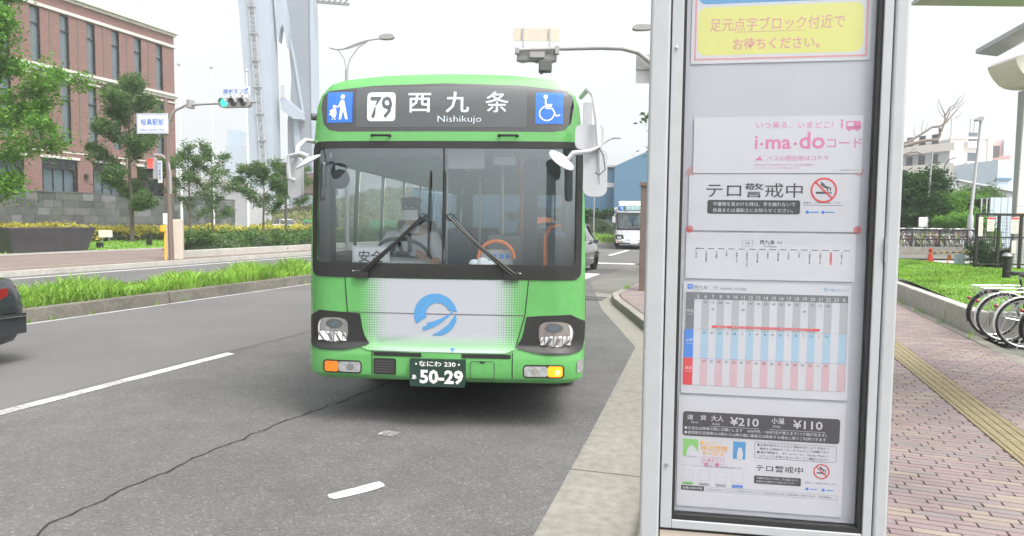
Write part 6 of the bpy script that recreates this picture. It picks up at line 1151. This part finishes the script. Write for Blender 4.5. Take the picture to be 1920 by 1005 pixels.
# lamp posts
def post(label, px, d, z, thick, head):
    l_, r_ = fr(px, d); t = thing('street_lamp', label, 'street lamp', l_, r_); MB().tube([(0, 0, 0), (0, 0, 1.75), (0, 0, 1.85), (head[0], 0, z)], [thick, thick, thick*.55, thick*.45], 10).build('pole', 'gray_paint' if head[2] else 'brown_post', t, smooth=True)
    if head[1]: Flat().poly(smoothpoly([(-.34+head[0], z-.03), (-.12+head[0], z+.16), (.06+head[0], z+.18), (.08+head[0], z-.03)], 1)).build('lamp_head', 'signal_gray', t, lambda x, z: (x, -.12, z), thick=.24, smooth=True)
    return t
post('tall grey lamp post with small hooked head behind the bicycle rows', 1820, 34.5, 6.3, .13, (.25, 1, 1)); post('thin pale lamp post left of the bright green bushes', 1738, 42, 5.6, .1, (.14, 0, 1))
l_, r_ = fr(1764, 58); t = thing('street_lamp', 'dark distant lamp post with arm reaching right before the apartment block', 'street lamp', l_, r_); MB().tube([(0, 0, 0), (.05, 0, 5.5), (.1, 0, 6.1), (.5, 0, 6.6), (.95, 0, 6.75)], .05, 6).build('pole', 'dark_gray', t, smooth=True)
# trees at right
def pt(px, d, z=.5): x, y = W2(px, d); return (x, y, z)
tree('dense dark green tree beside the notice case, behind the bicycles', pt(1712, 43), 4.0, 1.45, .6, 17000, .1, 'leaf_dark', 41, tr=.1, up_=1.1, clump=.6, limbs=14)
tree('mid green tree between the dark tree and the bright bushes', pt(1752, 46), 3.1, 1.1, .9, 7000, .1, 'leaf_mid', 42, tr=.08, limbs=11)
tree('bright green bushy tree in front of the grey gabled building', pt(1788, 44), 2.7, 1.6, .5, 13000, .1, 'leaf_bright', 43, tr=.08, limbs=13)
tree('slim mid green tree right behind the grey lamp post', pt(1832, 47), 3.5, 1.15, 1.6, 5200, .1, 'leaf_mid', 44, tr=.08, limbs=11)
tree('low bright green bush at the foot of the grey lamp post', pt(1812, 40), 1.5, 1.1, .2, 7000, .08, 'leaf_bright', 45, tr=.05, limbs=9)
hd_ = thing('hedge', 'yellow green hedge directly behind the parked bicycle rows', 'hedge', pt(1735, 41), YAW); c = MB(); C_ = np.array([[RNG.uniform(-.5, 4.2), RNG.uniform(-.5, .5), RNG.uniform(.1, 1.15)] for _ in range(60)]); leafcloud(c, C_, .35, 9000, .07); c.build('leaves', 'leaf_bright', hd_, kind='stuff'); MB().box(-.5, 4.2, -.3, .3, 0, 1.0).build('branches', 'lawn_base', hd_)
MB().box(-.25, .25, -.03, 0, 1.2, 1.75).bar((0, .02, 0), (0, .02, 1.3), .04).build('white_sign', 'white_paint', label='small white sign beside the thin pale lamp post', cat='sign', loc=pt(1731, 41), rz=YAW)
# bare tree
q = 32/F; bt_ = thing('tree', 'bare leafless tree whose crooked branches reach out from behind the notice case', 'tree', pt(1672, 32), YAW); b = MB()
def bp(L_, r0_, r1_, dy=0): n_ = len(L_); b.tube([((px-1672)*q, dy*i/n_+.02*i, CAMH-.15+(423-py)*q) for i, (px, py) in enumerate(L_)], [r0_+(r1_-r0_)*i/(n_-1) for i in range(n_)], 6)
b.tube([(0, 0, 0), (.03, 0, 1.6), (-.02, 0, 3.0), (.1, 0, 4.4)], [.16, .13, .11, .09], 8)
bp([(1674, 295), (1703, 285), (1730, 279), (1752, 277), (1757, 268), (1756, 255)], .09, .05); bp([(1674, 290), (1700, 281), (1722, 268), (1745, 253), (1762, 251), (1776, 243), (1790, 228), (1803, 213), (1815, 203)], .075, .012, .6)
bp([(1757, 262), (1764, 240), (1762, 228), (1755, 214), (1751, 203)], .04, .008); bp([(1762, 235), (1768, 219), (1778, 212), (1782, 198)], .03, .007, -.5); bp([(1758, 258), (1769, 237), (1776, 222), (1790, 214), (1802, 202), (1806, 188)], .035, .007, .4); bp([(1782, 237), (1792, 233), (1800, 224)], .02, .006, .3)
bp([(1674, 310), (1700, 302), (1714, 300), (1725, 305)], .06, .02); bp([(1700, 302), (1706, 295), (1714, 294)], .02, .01); bp([(1722, 268), (1720, 255), (1724, 246), (1722, 240)], .015, .004); bp([(1710, 276), (1706, 262), (1709, 250)], .014, .004); bp([(1724, 266), (1730, 254), (1733, 244)], .012, .004); bp([(1776, 222), (1784, 204), (1784, 192)], .014, .004); bp([(1764, 240), (1752, 226), (1748, 212), (1752, 200)], .012, .004)
b.build('trunk', 'bark_gray', bt_, smooth=True)
# buildings at right
def frame_at(px, d, rz=YAW, z=0): x, y = W2(px, d); return (x, y, z), rz
ap = thing('apartment_block', 'white and pink apartment block with stepped balconies beyond the trees', 'building', *frame_at(1775, 110)); q = 110/F; ap.scale = (1, 1, 1.07)
MB().box(0, 5.6, 0, 14, 0, 14.0).build('wall', 'white_cream', ap); MB().box(-.1, 9.3, -.2, .3, 14.0, 14.3).build('parapet', 'white_cream', ap)
for k in range(5): 
    z = 2.3+k*2.85; wn = MB().box(2.7, 4.0, -.05, -.003, z, z+1.2).build('window', 'window_glass', ap); MB().box(2.2, 4.6, -.9, -.06, z-1.0, z-.1).build('balcony', 'white_cream', ap)
MB().hexa([(-4.3, 13, 0), (-.01, 0, 0), (-.01, 14, 0), (-3, 20, 0), (-4.3, 13, 13.6), (-.01, 0, 13.9), (-.01, 14, 13.9), (-3, 20, 13.6)]).build('wing', 'gray_wall', ap)
for k in range(5):
    z = .9+k*2.85; MB().hexa([(-5.2, 12.5, z), (-.02, -1.1, z), (-.02, 0, z), (-4.3, 13, z), (-5.2, 12.5, z+1.15), (-.02, -1.1, z+1.15), (-.02, 0, z+1.15), (-4.3, 13, z+1.15)]).build('balcony', 'white_cream', ap)
    for j in range(5):
        a = .15+j*.17; x0, y0, x1, y1 = -4.3*a-.05, 13*a-.05, -4.3*(a+.09)-.05, 13*(a+.09)-.05; MB().quad((x0, y0, z+1.2), (x1, y1, z+1.2), (x1, y1, z+2.6), (x0, y0, z+2.6)).build('window', 'window_dark', ap)
MB().box(5.61, 6.3, -.3, 8, 0, 14.25).build('stair_tower', 'white_cream', ap); MB().box(6.31, 9.2, 2, 10, 0, 13.9).build('pink_wall', 'pink_wall', ap); MB().box(7.6, 8.8, 1.9, 1.995, 11, 13.3).build('louvre', 'dark_gray', ap)
for k in range(5): z = -.3+k*2.6; MB().hexa([(6.32, 2, z), (8.6, -.8, z+.5), (9.2, -.8, z+.5), (9.1, 1.99, z), (6.32, 2, z+1.1), (8.6, -.8, z+1.7), (9.2, -.8, z+1.7), (9.1, 1.99, z+1.1)]).build('pink_balcony', 'pink_wall', ap)
MB().box(9.21, 10.4, 1.5, 10, 0, 14.1).build('end_tower', 'pale_blue_wall', ap)
an = MB()
for x_ in (.6, 3.5, 4.1): an.bar((x_, 1, 14), (x_, 1, 17), .05)
an.build('antenna', 'dark_gray', ap)
o = thing('far_building', 'plain pale blue block right of the pink apartment walls', 'building', *frame_at(1866, 100)); MB().box(0, 12, 0, 10, 0, 11.0).build('wall', 'pale_blue_wall', o); MB().box(-.3, 1.8, -.3, -.003, 8.2, 8.5).box(1.5, 6, -.2, -.003, 5.6, 6.3).build('ledge', 'blue_cladding', o)
o = thing('gabled_building', 'low grey gabled building behind the bright green bushes', 'building', *frame_at(1752, 80)); MB().box(0, 9.5, 0, 14, 0, 5.4).hexa([(0, 0, 5.4), (4.0, 0, 5.4), (4.0, 14, 5.4), (0, 14, 5.4), (2.0, 0, 6.6), (2.6, 0, 6.75), (2.6, 14, 6.75), (2.0, 14, 6.6)]).hexa([(2.6, .01, 5.4), (9.5, .01, 5.4), (9.5, 14, 5.4), (2.6, 14, 5.4), (2.6, .01, 6.74), (2.7, .01, 6.74), (2.7, 14, 6.74), (2.6, 14, 6.74)]).build('wall', 'gray_wall', o); MB().hexa([(2.3, -.3, 6.8), (9.9, -.3, 5.35), (9.9, 14, 5.35), (2.3, 14, 6.8), (2.3, -.3, 6.95), (9.9, -.3, 5.5), (9.9, 14, 5.5), (2.3, 14, 6.95)]).build('roof', 'roof_light', o)
o = thing('panel_building', 'small pale blue panelled building with dark windows beside the station', 'building', *frame_at(1856, 42)); MB().box(0, 5, 0, 6, 0, 3.45).build('wall', 'pale_blue_wall', o); MB().box(-.5, -.01, .1, 5, 0, 3.35).build('side_wall', 'window_dark', o); MB().box(-.5, .01, .05, .09, 2.05, 2.12).box(-.53, -.49, .0, .09, 0, 3.4).box(-.2, -.16, .05, .09, 0, 3.4).build('frame', 'white_paint', o)
rb = MB()
for i in range(12): rb.box(.2+i*.4, .22+i*.4, -.02, -.003, 0, 3.45)
rb.build('panel_joint', 'gray_wall', o, kind='stuff')
# station building with curved beam and canopy
st_o = thing('station_building', 'white tiled station building with a curved beam end and sloping grey canopy', 'building', *frame_at(1904, 21)); q = 21/F
def s2(px, py): return ((px-1904)*q, CAMH-.15+(425-py)*q)
for i in range(6):
    z0 = .15+i*1.1; z1 = min(z0+1.09, 6.2)
    for j in range(4): MB().hexa([(j*1.2+.0+.02*i, 0, z0), (j*1.2+1.19+.02*i, 0, z0), (j*1.2+1.19, .05, z0), (j*1.2+.02*i, .05, z0), (j*1.2+.02*(i+1), 0, z1), (j*1.2+1.19+.02*(i+1), 0, z1), (j*1.2+1.19, .05, z1), (j*1.2+.02*(i+1), .05, z1)]).build('panel', 'white_paint', st_o)
MB().box(.12, 4.9, .06, .35, .15, 5.7).build('wall', 'gray_wall', st_o)
Flat().poly([s2(*p_) for p_ in ((1861, 114), (1866, 125), (1874, 137), (1885, 148), (1898, 154), (1912, 156), (2100, 156), (2100, 40), (1868, 108))]).build('curved_beam', 'white_cream', st_o, lambda x, z: (x, -.6, z), thick=1.2)
MB().box(s2(1889, 0)[0], s2(1891, 0)[0], -.62, -.601, s2(0, 152)[1], s2(0, 100)[1]).build('joint', 'gray_wall', st_o)
a, b_, c, d_ = [LF(*p_) for p_ in ((1829, 24, 101), (1870, 24, 106), (2300, 12, -130), (2180, 12, -90))]
MB().hexa([a, b_, c, d_]+[p_+np.array([0, 0, .14]) for p_ in (a, b_, c, d_)]).build('canopy', 'gray_paint', st_o).location = (0, 0, 0)
cn_ = [o for o in st_o.children if o.name.startswith('canopy')][0]
import mathutils
bpy.context.view_layer.update(); cn_.matrix_parent_inverse = st_o.matrix_world.inverted()
p = thing('poster', 'small orange headed poster on the station wall', 'poster', *frame_at(1907, 20.9)); MB().box(0, .35, 0, .01, 1.55, 2.15).build('sheet', 'white_cream', p); MB().box(0, .35, -.004, -.001, 2.05, 2.15).build('heading', 'orange', p)
# shelter roof across the top right corner
sh_ = thing('shelter_roof', 'grey ribbed edge of the bus shelter roof crossing the top right corner', 'shelter', *frame_at(1690, 6.6)); q = 6.6/F; z = CAMH+(424-20)*q
MB().box(0, 3.2, -1.9, 0, z, z+.035).build('gutter_lip', 'steel', sh_, bevel=.005); MB().box(0, 3.2, -1.9, -.03, z+.036, z+.09).build('fascia', 'gray_paint', sh_, bevel=.005); MB().box(0, 3.2, -1.95, .06, z+.091, z+.30).build('roof_panel', 'mid_gray', sh_, bevel=.01)
for x_ in (2.75, 3.1): MB().box(x_-.05, x_+.05, -.9, -.8, .15, z).build('post', 'gray_paint', sh_)
# ---------------------------------------------------------------- haze
hm = bpy.data.materials.new('haze'); hm.use_nodes = True; n = hm.node_tree.nodes; l = hm.node_tree.links; n.clear()
pv_ = n.new('ShaderNodeVolumePrincipled'); pv_.inputs['Density'].default_value = HAZE; pv_.inputs['Color'].default_value = (.93, .96, 1, 1); pv_.inputs['Anisotropy'].default_value = .2; oo = n.new('ShaderNodeOutputMaterial'); l.new(pv_.outputs[0], oo.inputs['Volume'])
K['haze'] = hm
if HAZE: MB().box(-920, 920, -80, 1120, -3, 125).build('haze', 'haze', kind='stuff')
